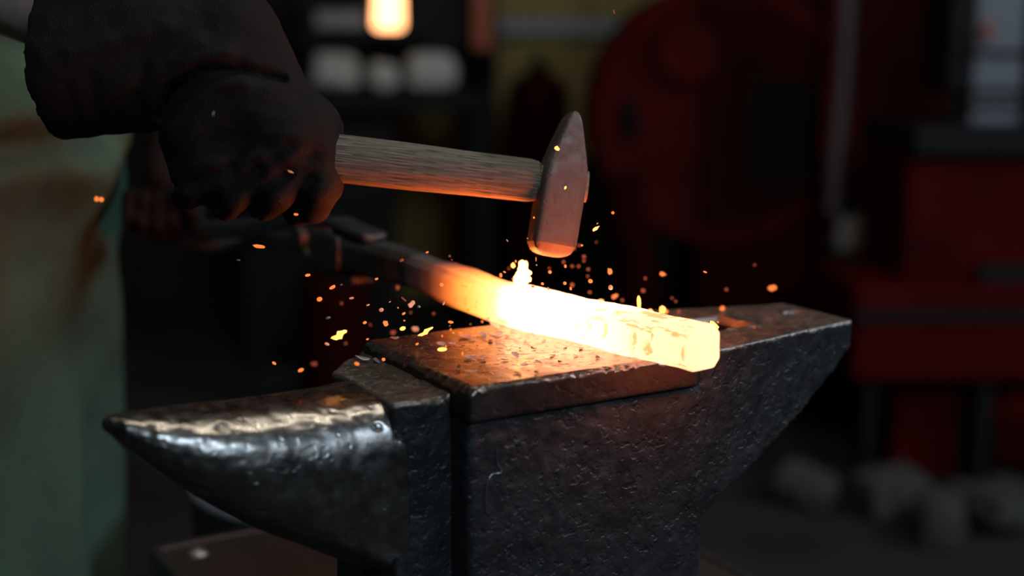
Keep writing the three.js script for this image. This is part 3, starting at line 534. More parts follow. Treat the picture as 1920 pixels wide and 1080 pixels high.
  // gloves: laid out by sightings, px to the right and down, z towards the camera
  const scarf = (grooves) => (px, py) => { let e = 0; for (const [pts, wd, dp] of grooves) { let best = 1e9; for (let i = 0; i < pts.length - 1; i++) { const [ax, ay] = pts[i], [bx, by] = pts[i + 1], dx = bx - ax, dy = by - ay, s = clamp(((px - ax) * dx + (py - ay) * dy) / (dx * dx + dy * dy), 0, 1); best = Math.min(best, (px - ax - dx * s) ** 2 + (py - ay - dy * s) ** 2); } e += dp * Math.exp(-best / (wd * wd)); } return e; };
  function glove(cpx, cpy, depth, f, lo, hi, label, cell) {
    const s = depth / FOCAL, g = carve((x, y, z) => f(cpx + x / s, cpy - y / s, z / s) * s, [(lo[0] - cpx) * s, (cpy - hi[1]) * s, lo[2] * s], [(hi[0] - cpx) * s, (cpy - lo[1]) * s, hi[2] * s], cell);
    const m = part(t, 'glove', boxUV(g), M.glove, label); m.position.copy(inv(sight(cpx, cpy, depth))); m.rotation.x = -PITCH;
    return m;
  }
  const creaseR = scarf([[[[310, 222], [342, 182], [400, 152], [470, 146], [540, 160]], 11, 15], [[[335, 250], [372, 205], [430, 178], [480, 172]], 12, -7], [[[296, 232], [330, 170], [390, 130], [450, 118]], 12, -8],
    [[[300, 352], [380, 352], [450, 322]], 9, 8], [[[392, 400], [440, 372], [500, 328]], 13, 12], [[[500, 328], [560, 284]], 12, 5], [[[468, 414], [505, 372], [550, 334]], 11, 12], [[[550, 334], [596, 296]], 11, 5], [[[556, 412], [576, 376], [596, 345]], 11, 10], [[[420, 250], [500, 235], [570, 200]], 26, 4], [[[345, 300], [400, 290], [470, 260]], 22, 4],
    [[[215, 262], [205, 215], [212, 170]], 12, 6], [[[290, 240], [282, 196], [300, 150]], 12, 8], [[[160, 250], [168, 180]], 10, 4], [[[180, 120], [260, 100], [340, 70]], 20, -7], [[[250, 190], [330, 140], [400, 100]], 16, -8]]);
  const wrinkle = (x, y, z, a) => a * fbm(x * 0.018, y * 0.026, z * 0.02, 3);
  glove(470, 220, 0.87, (x, y, z) => {
    // gauntlet cuff, open at the left
    const ax = [140, 103, -10, 160], bx = [410, 150, 0, 84];
    const outer = smin(cone(x, y, z * 1.05, ax, bx), cone(x, y, z * 1.05, [190, 20, -10, 150], [415, 105, 0, 105]), 30), inner = Math.min(cone(x, y, z * 1.05, [ax[0] - 60, ax[1] - 8, ax[2], ax[3] - 18], [330, 136, 0, 82]), cone(x, y, z * 1.05, [130, 10, -10, 132], [330, 90, 0, 100]));
    const hem = -(0.95 * (x - 128) + 0.10 * (y - 103)) - 0.14 * (z - 0) + 14 * Math.cos(z * 0.018) - 26 * sstep(y, 200, 275) + 1.5 * noise(y * 0.05, z * 0.05, 3);
    let cuff = Math.max(outer, hem, -inner);
    // back of the hand, heel of the hand, knuckles
    let d = cone(x, y, z, [405, 150, 0, 98], [540, 262, 4, 94]);
    d = smin(d, cone(x, y, z, [395, 260, 4, 94], [400, 300, 4, 84]), 40);
    d = smin(d, cone(x, y, z, [500, 200, 0, 88], [556, 250, 0, 80]), 30);
    d = smin(d, cone(x, y, z, [430, 60, 0, 92], [470, 130, 0, 86]), 30);
    let fg = 1e3;
    for (const L of [[[598, 292, 22, 49], [603, 350, 30, 42], [586, 388, 4, 31], [548, 392, -44, 27]], [[556, 300, 42, 48], [528, 360, 48, 41], [500, 384, 18, 31], [480, 384, -34, 27]], [[505, 318, 52, 45], [452, 366, 52, 39], [425, 384, 20, 30], [415, 378, -30, 26]], [[430, 325, 50, 42], [376, 358, 42, 33], [352, 370, 14, 26], [352, 364, -26, 22]]]) {
      let one = 1e3; for (let i = 0; i < 3; i++) one = smin(one, cone(x, y, z, L[i], L[i + 1]), 10);
      fg = smin(fg, one, 9);
    }
    d = smin(d, fg, 22);
    let th = cone(x, y, z, [510, 225, -62, 42], [590, 258, -58, 34]); th = smin(th, cone(x, y, z, [590, 258, -58, 34], [640, 274, -50, 15]), 12);
    d = smin(d, th, 20);
    d = smin(d, cuff, 14);
    const front = sstep(z, -20, 25);
    return (d + creaseR(x, y) * front + wrinkle(x, y, z, 7)) * 0.85;
  }, [60, -140, -190], [700, 450, 190], 'black leather gauntlet gripping the hammer handle', 0.0018);
  const creaseL = scarf([[[[345, 370], [352, 400], [348, 440]], 7, 9], [[[292, 372], [285, 410], [290, 450]], 6, 7], [[[262, 375], [256, 410], [262, 445]], 6, 6]]);
  glove(315, 390, 1.225, (x, y, z) => {
    let d = cone(x, y, z, [310, 240, -10, 38], [304, 330, 0, 37]);
    d = smin(d, cone(x, y, z, [270, 60, -70, 64], [310, 240, -12, 48]), 20);
    d = smin(d, cone(x, y, z, [285, 385, -6, 42], [335, 385, -6, 38]), 16);
    for (const [k, len] of [[256, 40], [282, 52], [308, 54], [334, 48]]) { let o = cone(x, y, z, [k - 4, 372, 12, 20], [k, 372 + len, 26, 17]); o = smin(o, cone(x, y, z, [k, 372 + len, 26, 17], [k + 2, 376 + len * 1.25, -4, 14]), 6); d = smin(d, o, 5); }
    d = smin(d, smin(cone(x, y, z, [345, 372, 24, 24], [372, 402, 30, 22]), cone(x, y, z, [372, 402, 30, 22], [380, 434, 26, 17]), 8), 9);
    return (d + creaseL(x, y) * sstep(z, 0, 25) + wrinkle(x, y, z, 5)) * 0.85;
  }, [180, -20, -150], [430, 480, 110], 'black leather glove closed round the tong reins', 0.002);
}

// ---------------------------------------------------------------- flying sparks and scale
function flakeGeometry(seed, thick, curl) {                       // an irregular curled chip about one unit across, with real thickness
  const r = rng(seed), n = 9, pos = [], idx = [], rim = [];
  for (let i = 0; i < n; i++) { const a = (i / n) * Math.PI * 2, k = 0.34 + 0.22 * r(); rim.push([Math.cos(a) * k * 1.08, Math.sin(a) * k]); }
  const put = (x, y, s) => pos.push(x, y, curl * (x * x * 1.2 + 0.4 * y * x) + s * thick);
  for (const s of [0.5, -0.5]) { put(0, 0, s); for (const [x, y] of rim) put(x * 0.6, y * 0.6, s * 0.96); for (const [x, y] of rim) put(x, y, s * 0.55); }
  const K = 2 * n + 1;
  for (let s = 0; s < 2; s++) for (let i = 0; i < n; i++) {
    const j = (i + 1) % n, o = s * K, t = [[o, o + 1 + i, o + 1 + j], [o + 1 + i, o + 1 + n + i, o + 1 + n + j], [o + 1 + i, o + 1 + n + j, o + 1 + j]];
    for (const [a, b, c] of t) s ? idx.push(a, c, b) : idx.push(a, b, c);
  }
  for (let i = 0; i < n; i++) { const a = 1 + n + i, b = 1 + n + (i + 1) % n; idx.push(a, K + a, b, b, K + a, K + b); }
  const g = new THREE.BufferGeometry(); g.setAttribute('position', new THREE.Float32BufferAttribute(pos, 3)); g.setIndex(idx); g.computeVertexNormals();
  return g;
}
const CHIPS = [1, 2, 3, 4, 5, 6].map((s) => flakeGeometry(s * 77, 0.24, 0.5)), FLATS = [1, 2, 3, 4, 5].map((s) => flakeGeometry(s * 131, 0.05, 0.22));
const LEAF = (() => { const g = new THREE.SphereGeometry(0.5, 14, 10), p = g.attributes.position; for (let i = 0; i < p.count; i++) { const x = p.getX(i), k = 1.05 - 0.9 * Math.abs(x) ** 0.8 + 0.25 * Math.sin(x * 17 + 1); p.setXYZ(i, x * 1.05, p.getY(i) * k + 0.35 * (x * x * 2 - 0.2) + 0.12 * Math.sin(x * 9), p.getZ(i) * k * 0.5); } g.computeVertexNormals(); return g; })();
const BEAN = (() => { const g = new THREE.SphereGeometry(0.5, 14, 10), p = g.attributes.position; for (let i = 0; i < p.count; i++) { const x = p.getX(i), y = p.getY(i), z = p.getZ(i), k = 1 + 0.25 * noise(x * 3 + 2, y * 3, z * 3 + 5); p.setXYZ(i, x * k, y * k, z * k * 0.7); } g.computeVertexNormals(); return g; })();
const view = new THREE.Quaternion().setFromEuler(new THREE.Euler(-PITCH, 0, 0));
let sparkNo = 0;
function spark(px, py, w, h, deg, kind, depth, label, group, geometry) {
  const r = rng(900 + sparkNo++ * 13), d = depth ?? 0.80 + 0.06 * r(), s = d / FOCAL;
  const m = shade(new THREE.Mesh(geometry ?? (w * h < 90 ? BEAN : CHIPS[sparkNo % 6]), SPARK[kind]));
  m.name = numbered(kind === 'g' ? 'scale_flake' : 'glowing_spark'); m.position.copy(sight(px, py, d)); m.scale.set(w * s, h * s, Math.min(w, h) * s);
  m.quaternion.copy(view).multiply(new THREE.Quaternion().setFromEuler(new THREE.Euler((r() - 0.5) * 0.5, (r() - 0.5) * 0.5, THREE.MathUtils.degToRad(deg))));
  m.userData = { label, category: kind === 'g' ? 'flake' : 'spark' }; if (group) m.userData.group = group;
  scene.add(m);
  return m;
}
// the ones that can be told apart
spark(636, 628, 34, 13, 32, 'b', 0.80, 'large yellow spark with a ragged tail, left of the anvil table', null, LEAF);
spark(798, 622, 32, 8, 32, 'b', 0.82, 'long thin leaf-shaped spark just over the left end of the anvil face', null, LEAF);
spark(771, 571, 15, 12, 50, 'p', 0.82, 'pale pink rounded spark above the left end of the anvil face');
spark(757, 561, 14, 3, -40, 'd', 0.83, 'dull red sliver beside the pale pink rounded spark');
spark(779, 617, 13, 12, 0, 'p', 0.93, 'blurred pink spark behind the thin leaf-shaped one');
spark(723, 606, 11, 12, 50, 'o', 0.83, 'small orange diamond-shaped spark above the far left corner of the face');
spark(755, 616, 12, 7, 25, 'b', 0.82, 'small bright orange spark left of the thin leaf-shaped one');
spark(737, 624, 10, 9, 30, 'd', 0.97, 'dull red blurred spark just above the far left edge of the face');
spark(564, 694, 12, 6, 25, 'o', 0.78, 'orange pill-shaped spark above the root of the horn');
spark(589, 682, 13, 9, 10, 'd', 0.72, 'dull red blurred spark above the pill-shaped one over the horn');
spark(486, 462, 22, 8, -5, 'o', 0.80, 'flat orange spark under the tong reins');
spark(181, 373, 8, 9, 0, 'o', 0.93, 'left of the twin orange sparks in front of the apron');
spark(190, 374, 9, 8, -30, 'o', 0.93, 'right of the twin orange sparks in front of the apron');
spark(1117, 429, 15, 7, 38, 'b', 0.82, 'bright yellow spark right of the hammer face');
spark(1198, 567, 8, 24, 2, 'b', 0.87, 'tall curved orange spark standing over the bar', null, BEAN);
spark(1217, 585, 16, 11, 30, 'b', 0.92, 'orange spark close above the bar, left of the forked one');
spark(1242, 581, 12, 19, -18, 'b', 0.90, 'forked orange spark behind the bar over the anvil heel');
spark(1249, 584, 9, 8, 0, 'o', 0.91, 'lower right prong beside the forked orange spark');
spark(1125, 567, 15, 15, 0, 'b', 0.93, 'round orange spark half behind the top edge of the bar');
spark(1156, 577, 12, 9, 0, 'b', 0.92, 'small orange spark sitting on the top edge of the bar');
spark(1152, 556, 12, 9, 30, 'o', 0.95, 'blurred orange spark above the top edge of the bar');
spark(1339, 610, 24, 13, -40, 'b', 0.83, 'orange oval spark between the bar end and the square hole');
spark(1448, 540, 15, 13, 20, 'o', 0.97, 'lone blurred orange spark high over the anvil heel');
spark(1355, 578, 11, 9, 0, 'o', 0.96, 'orange spark above the back corner of the square hole');
spark(1355, 589, 9, 6, 0, 'd', 0.96, 'dull red spark below the one above the square hole');
spark(1242, 514, 12, 9, -10, 'o', 0.93, 'orange oval spark floating right of the hammer');
spark(1143, 509, 8, 15, 10, 'o', 0.88, 'upright orange spark floating between the hammer and the bar');
spark(1044, 278, 9, 11, 30, 'b', 0.82, 'bright spark in front of the edge of the hammer peen');
spark(1060, 352, 4, 6, -30, 'b', 0.82, 'tiny spark in front of the hammer cheek');
spark(1001, 408, 4, 4, 0, 'o', 0.83, 'tiny spark beside the lower edge of the hammer handle');
spark(962, 498, 9, 13, 35, 'b', 0.88, 'bright oval spark left of the white-hot crumb');
spark(942, 602, 27, 6, -28, 'b', 0.90, 'curved yellow spark under the bar at the back edge of the face', null, LEAF);
spark(829, 655, 20, 7, 8, 'b', 0.80, 'bright oval spark lying on the near left part of the anvil face', null, BEAN);
spark(867, 663, 4, 7, 0, 'o', 0.80, 'small upright spark right of the oval one on the face');
spark(669, 682, 10, 6, -15, 'o', 0.77, 'small orange spark above the anvil table');
spark(1414, 614, 8, 5, -30, 'd', 0.86, 'dull red spark at the right corner of the square hole');
spark(400, 213, 2.5, 9, -15, 'g', 0.74, 'tiny pale flake flying in front of the glove');
spark(545, 322, 12, 3, -25, 'p', 0.78, 'thin pink sliver flying in front of the fingers of the glove', null, LEAF);
spark(555, 402, 9, 4, -5, 'o', 0.79, 'short orange spark below the fist on the handle');
spark(1151, 22, 3, 8, 15, 'd', 0.84, 'faint spark at the top of the picture right of the hammer');
spark(845, 604, 11, 5, -5, 'o', 0.84, 'orange spark with a pale tail above the far edge of the face');
spark(599, 561, 11, 8, 25, 'o', 0.85, 'blurred orange spark, lowest of the three under the tong jaws');
spark(623, 539, 13, 8, 25, 'o', 0.84, 'blurred orange spark, middle of the three under the tong jaws');
spark(577, 516, 11, 5, 12, 'o', 0.82, 'orange spark, leftmost and topmost of the three under the tong jaws');
// the small ones, by the place they fly through
const SWARMS = [
  ['below the dark bar end',
    [[706, 523, 7, 4, 20, 'o'], [659, 559, 10, 4, 15, 'p'], [690, 572, 7, 3, 20, 'p'], [715, 581, 9, 7, 20, 'p'], [757, 588, 8, 4, 35, 'o'], [770, 586, 4, 4, 0, 'd'], [813, 588, 5, 4, 30, 'd'], [684, 605, 8, 5, 25, 'o'], [694, 609, 3, 6, 40, 'd'], [758, 601, 4, 3, 0, 'p'], [613, 645, 10, 5, -20, 'p'], [648, 644, 6, 4, 20, 'd'], [689, 636, 6, 3, 20, 'o'], [514, 681, 9, 5, -35, 'o'], [640, 569, 5, 5, 0, 'd'], [745, 539, 7, 8, 0, 'd'], [719, 674, 7, 6, 20, 'o'], [731, 566, 5, 2, 30, 'p'], [746, 577, 3, 3, 0, 'p']]],
  ['before the dark bar end',
    [[753, 488, 9, 5, 30, 'd'], [801, 473, 6, 3, 25, 'o'], [828, 534, 7, 7, 40, 'o'], [843, 480, 5, 4, 0, 'd'], [847, 487, 4, 2, -40, 'd'], [832, 569, 3, 7, -25, 'p']]],
  ['between hammer face and bar',
    [[967, 490, 4, 5, 0, 'o'], [939, 516, 6, 8, 0, 'o'], [946, 510, 6, 3, -20, 'o'], [1005, 486, 2, 8, 0, 'o'], [1006, 497, 3, 3, 0, 'p'], [1031, 510, 7, 6, 0, 'o'], [1030, 503, 4, 3, 0, 'd'], [1057, 491, 5, 5, 0, 'd'], [1060, 499, 5, 6, 0, 'o'], [1017, 532, 6, 5, 0, 'o'], [999, 537, 7, 5, 0, 'o'], [1059, 531, 7, 6, 0, 'o'], [1070, 541, 5, 6, 0, 'o'], [1073, 534, 7, 7, 0, 'd'], [1028, 541, 4, 5, 20, 'o'], [1073, 499, 6, 4, 0, 'd'], [1085, 499, 5, 5, 0, 'd'], [954, 503, 4, 3, 0, 'd'], [961, 523, 4, 4, 0, 'p'], [989, 447, 3, 2, -40, 'p'], [951, 451, 6, 2, -50, 'p']]],
  ['close right of the hammer',
    [[1149, 399, 6, 5, 20, 'o'], [1086, 460, 5, 4, 0, 'd'], [1091, 460, 5, 4, 0, 'o'], [1095, 481, 7, 5, -20, 'd'], [1103, 505, 6, 5, 0, 'd'], [1107, 527, 9, 7, -10, 'o'], [1095, 489, 5, 4, 0, 'd'], [1118, 454, 3, 3, 0, 'd'], [1145, 539, 9, 9, 0, 'p'], [1106, 548, 6, 5, 0, 'd'], [1078, 467, 3, 3, 0, 'd'], [1120, 419, 4, 2, 40, 'p'], [1102, 518, 4, 4, 0, 'd']]],
  ['over the anvil heel',
    [[1206, 545, 8, 7, 0, 'd'], [1228, 589, 9, 6, 35, 'b'], [1152, 570, 5, 6, 0, 'o'], [1273, 584, 7, 6, 0, 'd'], [1260, 559, 5, 4, 0, 'd'], [1267, 565, 5, 4, 0, 'd'], [1322, 510, 8, 3, -20, 'o'], [1362, 543, 6, 6, 0, 'd'], [1346, 604, 4, 3, 0, 'o'], [1167, 563, 6, 5, 0, 'd'], [1414, 629, 6, 5, 0, 'd'], [1434, 629, 8, 4, 10, 'd'], [1210, 522, 5, 5, 0, 'd'], [1415, 497, 5, 4, 0, 'd']]],
  ['over the left of the anvil face',
    [[915, 598, 5, 8, -35, 'p'], [904, 603, 4, 4, 0, 'o'], [882, 608, 4, 3, 30, 'd'], [877, 581, 4, 3, 0, 'd'], [845, 618, 4, 4, 0, 'o'], [850, 624, 5, 3, 0, 'o'], [863, 624, 6, 3, 15, 'o'], [829, 630, 3, 5, 0, 'o'], [888, 616, 5, 4, 0, 'p'], [782, 645, 7, 4, 35, 'o'], [902, 653, 3, 4, 0, 'o'], [836, 649, 4, 3, 0, 'o']]],
];
const TINT = { o: 'orange', d: 'dull red', p: 'pale pink', b: 'yellow' }, NTH = ['leftmost', 'second from left', 'third from left', 'fourth from left', 'fifth from left', 'sixth from left', 'seventh from left', 'eighth from left', 'ninth from left', 'tenth from left', 'eleventh from left', 'twelfth from left', 'thirteenth from left'];
for (const [where, list] of SWARMS) for (const kind of ['o', 'd', 'p', 'b']) {
  const mine = list.filter((l) => l[5] === kind).sort((a, b) => a[0] - b[0]);
  mine.forEach(([px, py, w, h, deg], i) => spark(px, py, w, h, deg, kind, where.includes('before') ? 0.86 : where.includes('left of the anvil') ? seatDepth(px, py) : kind === 'd' ? 0.96 : undefined,
    mine.length > 1 ? `${NTH[i]} of the small ${TINT[kind]} sparks ${where}` : `small ${TINT[kind]} spark ${where}`, `small sparks ${where}`));
}
function seatDepth(px, py) { const a = seat(px, Math.max(py + 7, 612), TOP); return a.clone().sub(EYE).dot(FWD) - 0.004; }
for (const [px, py, w, h, deg, label] of [[615, 596, 10, 4, 15, 'grey-blue flake tumbling left of the anvil face'], [785, 575, 6, 5, 30, 'tiny grey-blue flake right of the pale pink spark'], [447, 488, 8, 3, -8, 'tiny pale flake under the flat orange spark below the reins'], [640, 534, 6, 2, 15, 'tiny pale sliver right of the middle spark under the tong jaws'], [843, 611, 5, 3, 40, 'tiny grey flake under the spark with a pale tail']]) spark(px, py, w, h, deg, 'g', 0.80, label);

// the white-hot crumb of scale standing on the bar
{
  const d = 0.905, s = d / FOCAL, g = carve((x, y, z) => {
    let v = cone(x, y, z, [-4, -12, 0, 12], [2, -4, 0, 11]); v = smin(v, cone(x, y, z, [0, -2, 0, 9], [4, 15, 0, 7]), 4); v = smin(v, cone(x, y, z, [6, -14, 0, 7], [13, -11, 2, 4]), 3); v = smin(v, Math.hypot(x - 12, y - 1, z) - 4.5, 3); v = smin(v, Math.hypot(x + 2, y - 19, z) - 4, 3);
    return v + 2.2 * noise(x * 0.25, y * 0.25, z * 0.25);
  }, [-20, -28, -16], [22, 28, 16], 1.0).scale(s, s, s);
  const m = shade(new THREE.Mesh(g, glow(9, 4.2, 1.2))); m.name = numbered('glowing_crumb'); m.position.copy(sight(979, 512, d)); m.quaternion.copy(view);
  m.userData = { label: 'white-hot ragged crumb of scale standing up from the bar under the hammer', category: 'spark' }; scene.add(m);
}
// scale lying on the anvil: [px, py, y, width px, height px, turn, tilt, label or nothing]
{
  const lying = [
    [740, 637, TOP, 14, 9, 0.2, 0.45, 'small curled grey flake near the far left corner of the face'], [712, 679, 0.79, 20, 26, 0.4, 0.25, 'bluish flake lying on the anvil table beside the step'], [680, 676, 0.79, 24, 10, -0.2, 0.5, 'curled brown strip of scale on the anvil table'],
    [928, 613, TOP, 14, 24, 0.7, 0.5, 'steeply tilted grey flake nearest the far edge of the face'], [906, 631, TOP, 12, 20, 0.1, 0.5, 'left of the three dark flakes heaped on the face'], [930, 634, TOP, 22, 18, -0.3, 0.4, 'middle and largest of the three dark flakes heaped on the face'], [936, 628, TOP + 0.002, 14, 12, 0.9, 0.5, 'right of the three dark flakes heaped on the face'],
    [871, 633, TOP, 20, 26, 0.2, 0.1, 'broad grey flake left of the heaped dark flakes'], [886, 637, TOP, 13, 14, 0.8, 0.1, 'smaller grey flake touching the broad one left of the heap'], [827, 647, TOP, 14, 18, 0.3, 0.3, 'pointed grey flake behind the bright oval spark on the face'], [848, 646, TOP, 14, 12, 0.5, 0.2, 'grey flake right of the pointed one on the face'],
    [880, 672, TOP, 21, 22, 0.1, 0.08, 'broad flat pale flake in the near left part of the face'], [901, 671, TOP, 11, 14, 0.4, 0.1, 'small flake right of the broad flat pale one'], [966, 668, TOP, 11, 22, 0.5, 0.35, 'bluish tilted flake in the glow of the bar'], [938, 649, TOP, 10, 20, 1.1, 0.4, 'dark upright flake in the middle of the glowing reflection'], [883, 699, TOP, 19, 16, 0.0, 0.05, 'flat grey flake close to the near left corner of the face'], [982, 687, TOP, 13, 12, 0.2, 0.2, 'dark flake near the front edge of the face'], [1009, 681, TOP, 8, 16, 0.7, 0.3, 'grey flake nearest the bar at the front edge'],
  ];
  lying.forEach(([px, py, y, w, h, turn, tilt, label], i) => {
    const p = seat(px, py, y), d = p.clone().sub(EYE).dot(FWD), s = d / FOCAL, k = w * s * 1.3;
    const m = shade(new THREE.Mesh(FLATS[i % 5], M.flake)); m.name = numbered('scale_flake'); m.scale.set(k, k * h / w * 1.0, k); m.rotation.set(-Math.PI / 2 + tilt * 0.55, tilt * 0.35, turn);
    m.position.copy(p).add(V(0, 0.0008 + tilt * k * 0.16, 0)); m.userData = { label, category: 'flake' }; scene.add(m);
  });
  const r = rng(4242), crumbs = [[1060, 655], [1020, 640], [1000, 655], [1035, 668], [985, 640], [960, 620], [1080, 668], [950, 632], [975, 655], [1005, 700], [920, 640], [1120, 672], [905, 682], [945, 676], [860, 690], [1050, 680], [1090, 655], [1000, 626], [970, 700], [895, 650], [790, 655], [760, 650], [800, 640], [775, 632], [868, 650]];
  for (const [px, py] of crumbs) {
    const p = seat(px, py, TOP), m = shade(new THREE.Mesh(FLATS[Math.floor(r() * 5)], M.scale)); m.name = numbered('scale_crumb'); const k = 0.0018 + 0.0022 * r(); m.scale.set(k * 1.5, k, k * 1.6); m.rotation.set(-Math.PI / 2 + (r() - 0.5) * 0.5, (r() - 0.5) * 0.4, r() * 6);
    m.position.copy(p).add(V(0, 0.0007, 0)); m.userData = { label: 'tiny dark crumb of scale scattered on the anvil face', category: 'flake', group: 'crumbs of scale on the anvil face' }; scene.add(m);
  }
}

// ---------------------------------------------------------------- the workshop behind
{ // forge
  const z = -4.0, t = thing('forge', 'dark box forge on the bench with a small white-hot opening', 'forge', mark(690, 95, z).setZ(z - 0.2));
  const a = mark(560, -170, z), b = mark(868, 88, z), h0 = mark(700, -20, z), h1 = mark(756, 55, z);
  const sh = new THREE.Shape(); sh.moveTo(a.x, b.y).lineTo(b.x, b.y).lineTo(b.x, a.y).lineTo(a.x, a.y).closePath();
  const hole = new THREE.Path(), rr = 0.016; hole.moveTo(h0.x + rr, h1.y).lineTo(h1.x - rr, h1.y).quadraticCurveTo(h1.x, h1.y, h1.x, h1.y + rr).lineTo(h1.x, h0.y - rr).quadraticCurveTo(h1.x, h0.y, h1.x - rr, h0.y).lineTo(h0.x + rr, h0.y).quadraticCurveTo(h0.x, h0.y, h0.x, h0.y - rr).lineTo(h0.x - 0.006, h1.y + rr).quadraticCurveTo(h0.x, h1.y, h0.x + rr, h1.y);
  sh.holes.push(hole);
  part(t, 'front_panel', placed(t, boxUV(new THREE.ExtrudeGeometry(sh, { depth: 0.06, bevelEnabled: false }).translate(0, 0, z - 0.06))), M.dark);
  part(t, 'shell', placed(t, mergeGeometries([box(a.x, b.y, z - 0.5, a.x + 0.03, a.y, z - 0.06), box(b.x - 0.03, b.y, z - 0.5, b.x, a.y, z - 0.06), box(a.x, a.y - 0.03, z - 0.5, b.x, a.y, z - 0.06), box(a.x, b.y, z - 0.5, b.x, b.y + 0.03, z - 0.06), box(a.x, b.y, z - 0.5, b.x, a.y, z - 0.47)])), M.dark);
  part(t, 'fire_bed', placed(t, box(h0.x - 0.05, h1.y - 0.004, z - 0.3, h1.x + 0.05, h0.y + 0.05, z - 0.062, 0.02)), glow(5.5, 2.3, 0.95), 'white-hot fire inside the forge');
  const sill = mark(775, 82, z); part(t, 'sill', placed(t, box(h0.x - 0.02, b.y, z, sill.x + 0.05, h1.y - 0.022, z + 0.03)), M.black, 'dark sill under the opening');
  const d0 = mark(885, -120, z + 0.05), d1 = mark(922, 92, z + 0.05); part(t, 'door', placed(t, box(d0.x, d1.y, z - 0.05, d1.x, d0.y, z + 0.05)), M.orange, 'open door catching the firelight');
  const p0 = mark(592, 22, z + 0.02), p1 = mark(684, 52, z + 0.02); part(t, 'shelf', placed(t, box(p0.x, p1.y, z - 0.01, p1.x, p0.y, z + 0.03)), M.grey);
  const deck = mark(600, 172, -3.9).y; for (const x of [a.x + 0.03, b.x - 0.03]) for (const q of [z - 0.05, z - 0.45]) part(t, 'leg', placed(t, box(x - 0.02, deck, q - 0.02, x + 0.02, b.y, q + 0.02)), M.dark);
  const c = V((h0.x + h1.x) / 2, (h0.y + h1.y) / 2, z + 0.16), l = new THREE.PointLight(new THREE.Color(1, 0.36, 0.1), 0.006); l.name = 'fire_light'; l.position.copy(c); l.castShadow = true; scene.add(l);
}
{ // bench under the forge and what lies on it
  const z = -3.9, top = mark(600, 172, z).y, t = thing('forge_bench', 'dark steel bench carrying the forge', 'bench', V(mark(720, 200, z).x, 0, z - 0.3));
  const xa = mark(440, 180, z).x, xb = mark(925, 180, z).x;
  part(t, 'bench_top', placed(t, box(xa, top - 0.055, z - 0.62, xb, top, z + 0.02)), M.dark);
  for (const [x, zz] of [[xa + 0.04, z - 0.04], [xb - 0.04, z - 0.04], [xa + 0.04, z - 0.56], [xb - 0.04, z - 0.56]]) part(t, 'leg', placed(t, box(x - 0.035, 0, zz - 0.03, x + 0.035, top - 0.05, zz + 0.03)), M.dark);
  part(t, 'side_panel', placed(t, box(xa + 0.05, 0.08, z - 0.10, mark(735, 300, z).x, top - 0.06, z - 0.06)), M.dark);
  const lumps = [[628, 128, 92, 62, 'pale firebrick lying left on the bench below the forge'], [718, 136, 62, 46, 'pale firebrick lying in the middle of the bench below the forge'], [806, 138, 98, 62, 'pale firebrick lying right on the bench below the forge']];
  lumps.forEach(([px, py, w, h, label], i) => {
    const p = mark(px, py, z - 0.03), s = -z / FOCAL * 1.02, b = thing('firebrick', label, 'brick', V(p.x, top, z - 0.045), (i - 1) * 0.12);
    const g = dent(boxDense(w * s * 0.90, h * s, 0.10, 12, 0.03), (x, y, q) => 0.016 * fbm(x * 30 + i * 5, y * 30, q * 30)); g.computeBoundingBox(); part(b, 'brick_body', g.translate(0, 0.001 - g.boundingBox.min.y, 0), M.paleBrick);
  });
}
function boxDense(w, h, d, n, r = 0.014) { const g = new THREE.BoxGeometry(w, h, d, n, n, n), p = g.attributes.position; for (let i = 0; i < p.count; i++) { const v = V(p.getX(i), p.getY(i), p.getZ(i)), c = V(clamp(v.x, -w / 2 + r, w / 2 - r), clamp(v.y, -h / 2 + r, h / 2 - r), clamp(v.z, -d / 2 + r, d / 2 - r)), e = v.clone().sub(c); if (e.length() > 1e-6) { e.setLength(r); v.copy(c).add(e); } p.setXYZ(i, v.x, v.y, v.z); } g.computeVertexNormals(); return boxUV(g); }
{ // wall boards, post, rail
  const zw = -5.2 + 0.03;
  for (const [x0, y0, x1, y1, label] of [[742, 150, 872, 640, 'olive wall board seen under the bench, behind its leg'], [930, -160, 1115, 300, 'olive wall board above the red gas cylinder'], [1118, -160, 1300, 300, 'olive wall board half hidden by the red power hammer'], [560, 150, 738, 640, 'olive wall board in the dark behind the bench panel']]) {
    const a = mark(x0, y0, zw), b = mark(x1, Math.min(y1, 560), zw), t = thing('wall_board', label, 'board', V((a.x + b.x) / 2, b.y, zw - 0.03));
    part(t, 'panel', placed(t, box(a.x, b.y, zw - 0.03, b.x, a.y, zw)), M.board);
    for (const x of [a.x + 0.01, b.x - 0.01]) part(t, 'batten', placed(t, box(x - 0.012, b.y, zw, x + 0.012, a.y, zw + 0.012)), M.board);
  }
  const a = mark(934, 34, zw + 0.05), b = mark(1112, 66, zw + 0.05), r = thing('wall_rail', 'pale grey horizontal rail on the olive wall', 'rail', V((a.x + b.x) / 2, b.y, zw));
  part(r, 'bar', placed(r, box(a.x, b.y, zw + 0.015, b.x + 0.1, a.y, zw + 0.055)), M.grey);
  for (const x of [a.x + 0.04, b.x - 0.02]) part(r, 'bracket', placed(r, box(x - 0.02, b.y - 0.03, zw, x + 0.02, a.y + 0.01, zw + 0.02)), M.dark);
  const p0 = mark(876, 0, -4.7), p1 = mark(930, 0, -4.7), post = thing('roof_post', 'black steel post standing between bench and gas cylinder', 'post', V((p0.x + p1.x) / 2, 0, -4.73));
  part(post, 'shaft', placed(post, box(p0.x, 0.02, -4.76, p1.x, 4.19, -4.70)), M.black);
  part(post, 'base_plate', placed(post, box(p0.x - 0.05, 0, -4.80, p1.x + 0.05, 0.02, -4.66)), M.black);
}
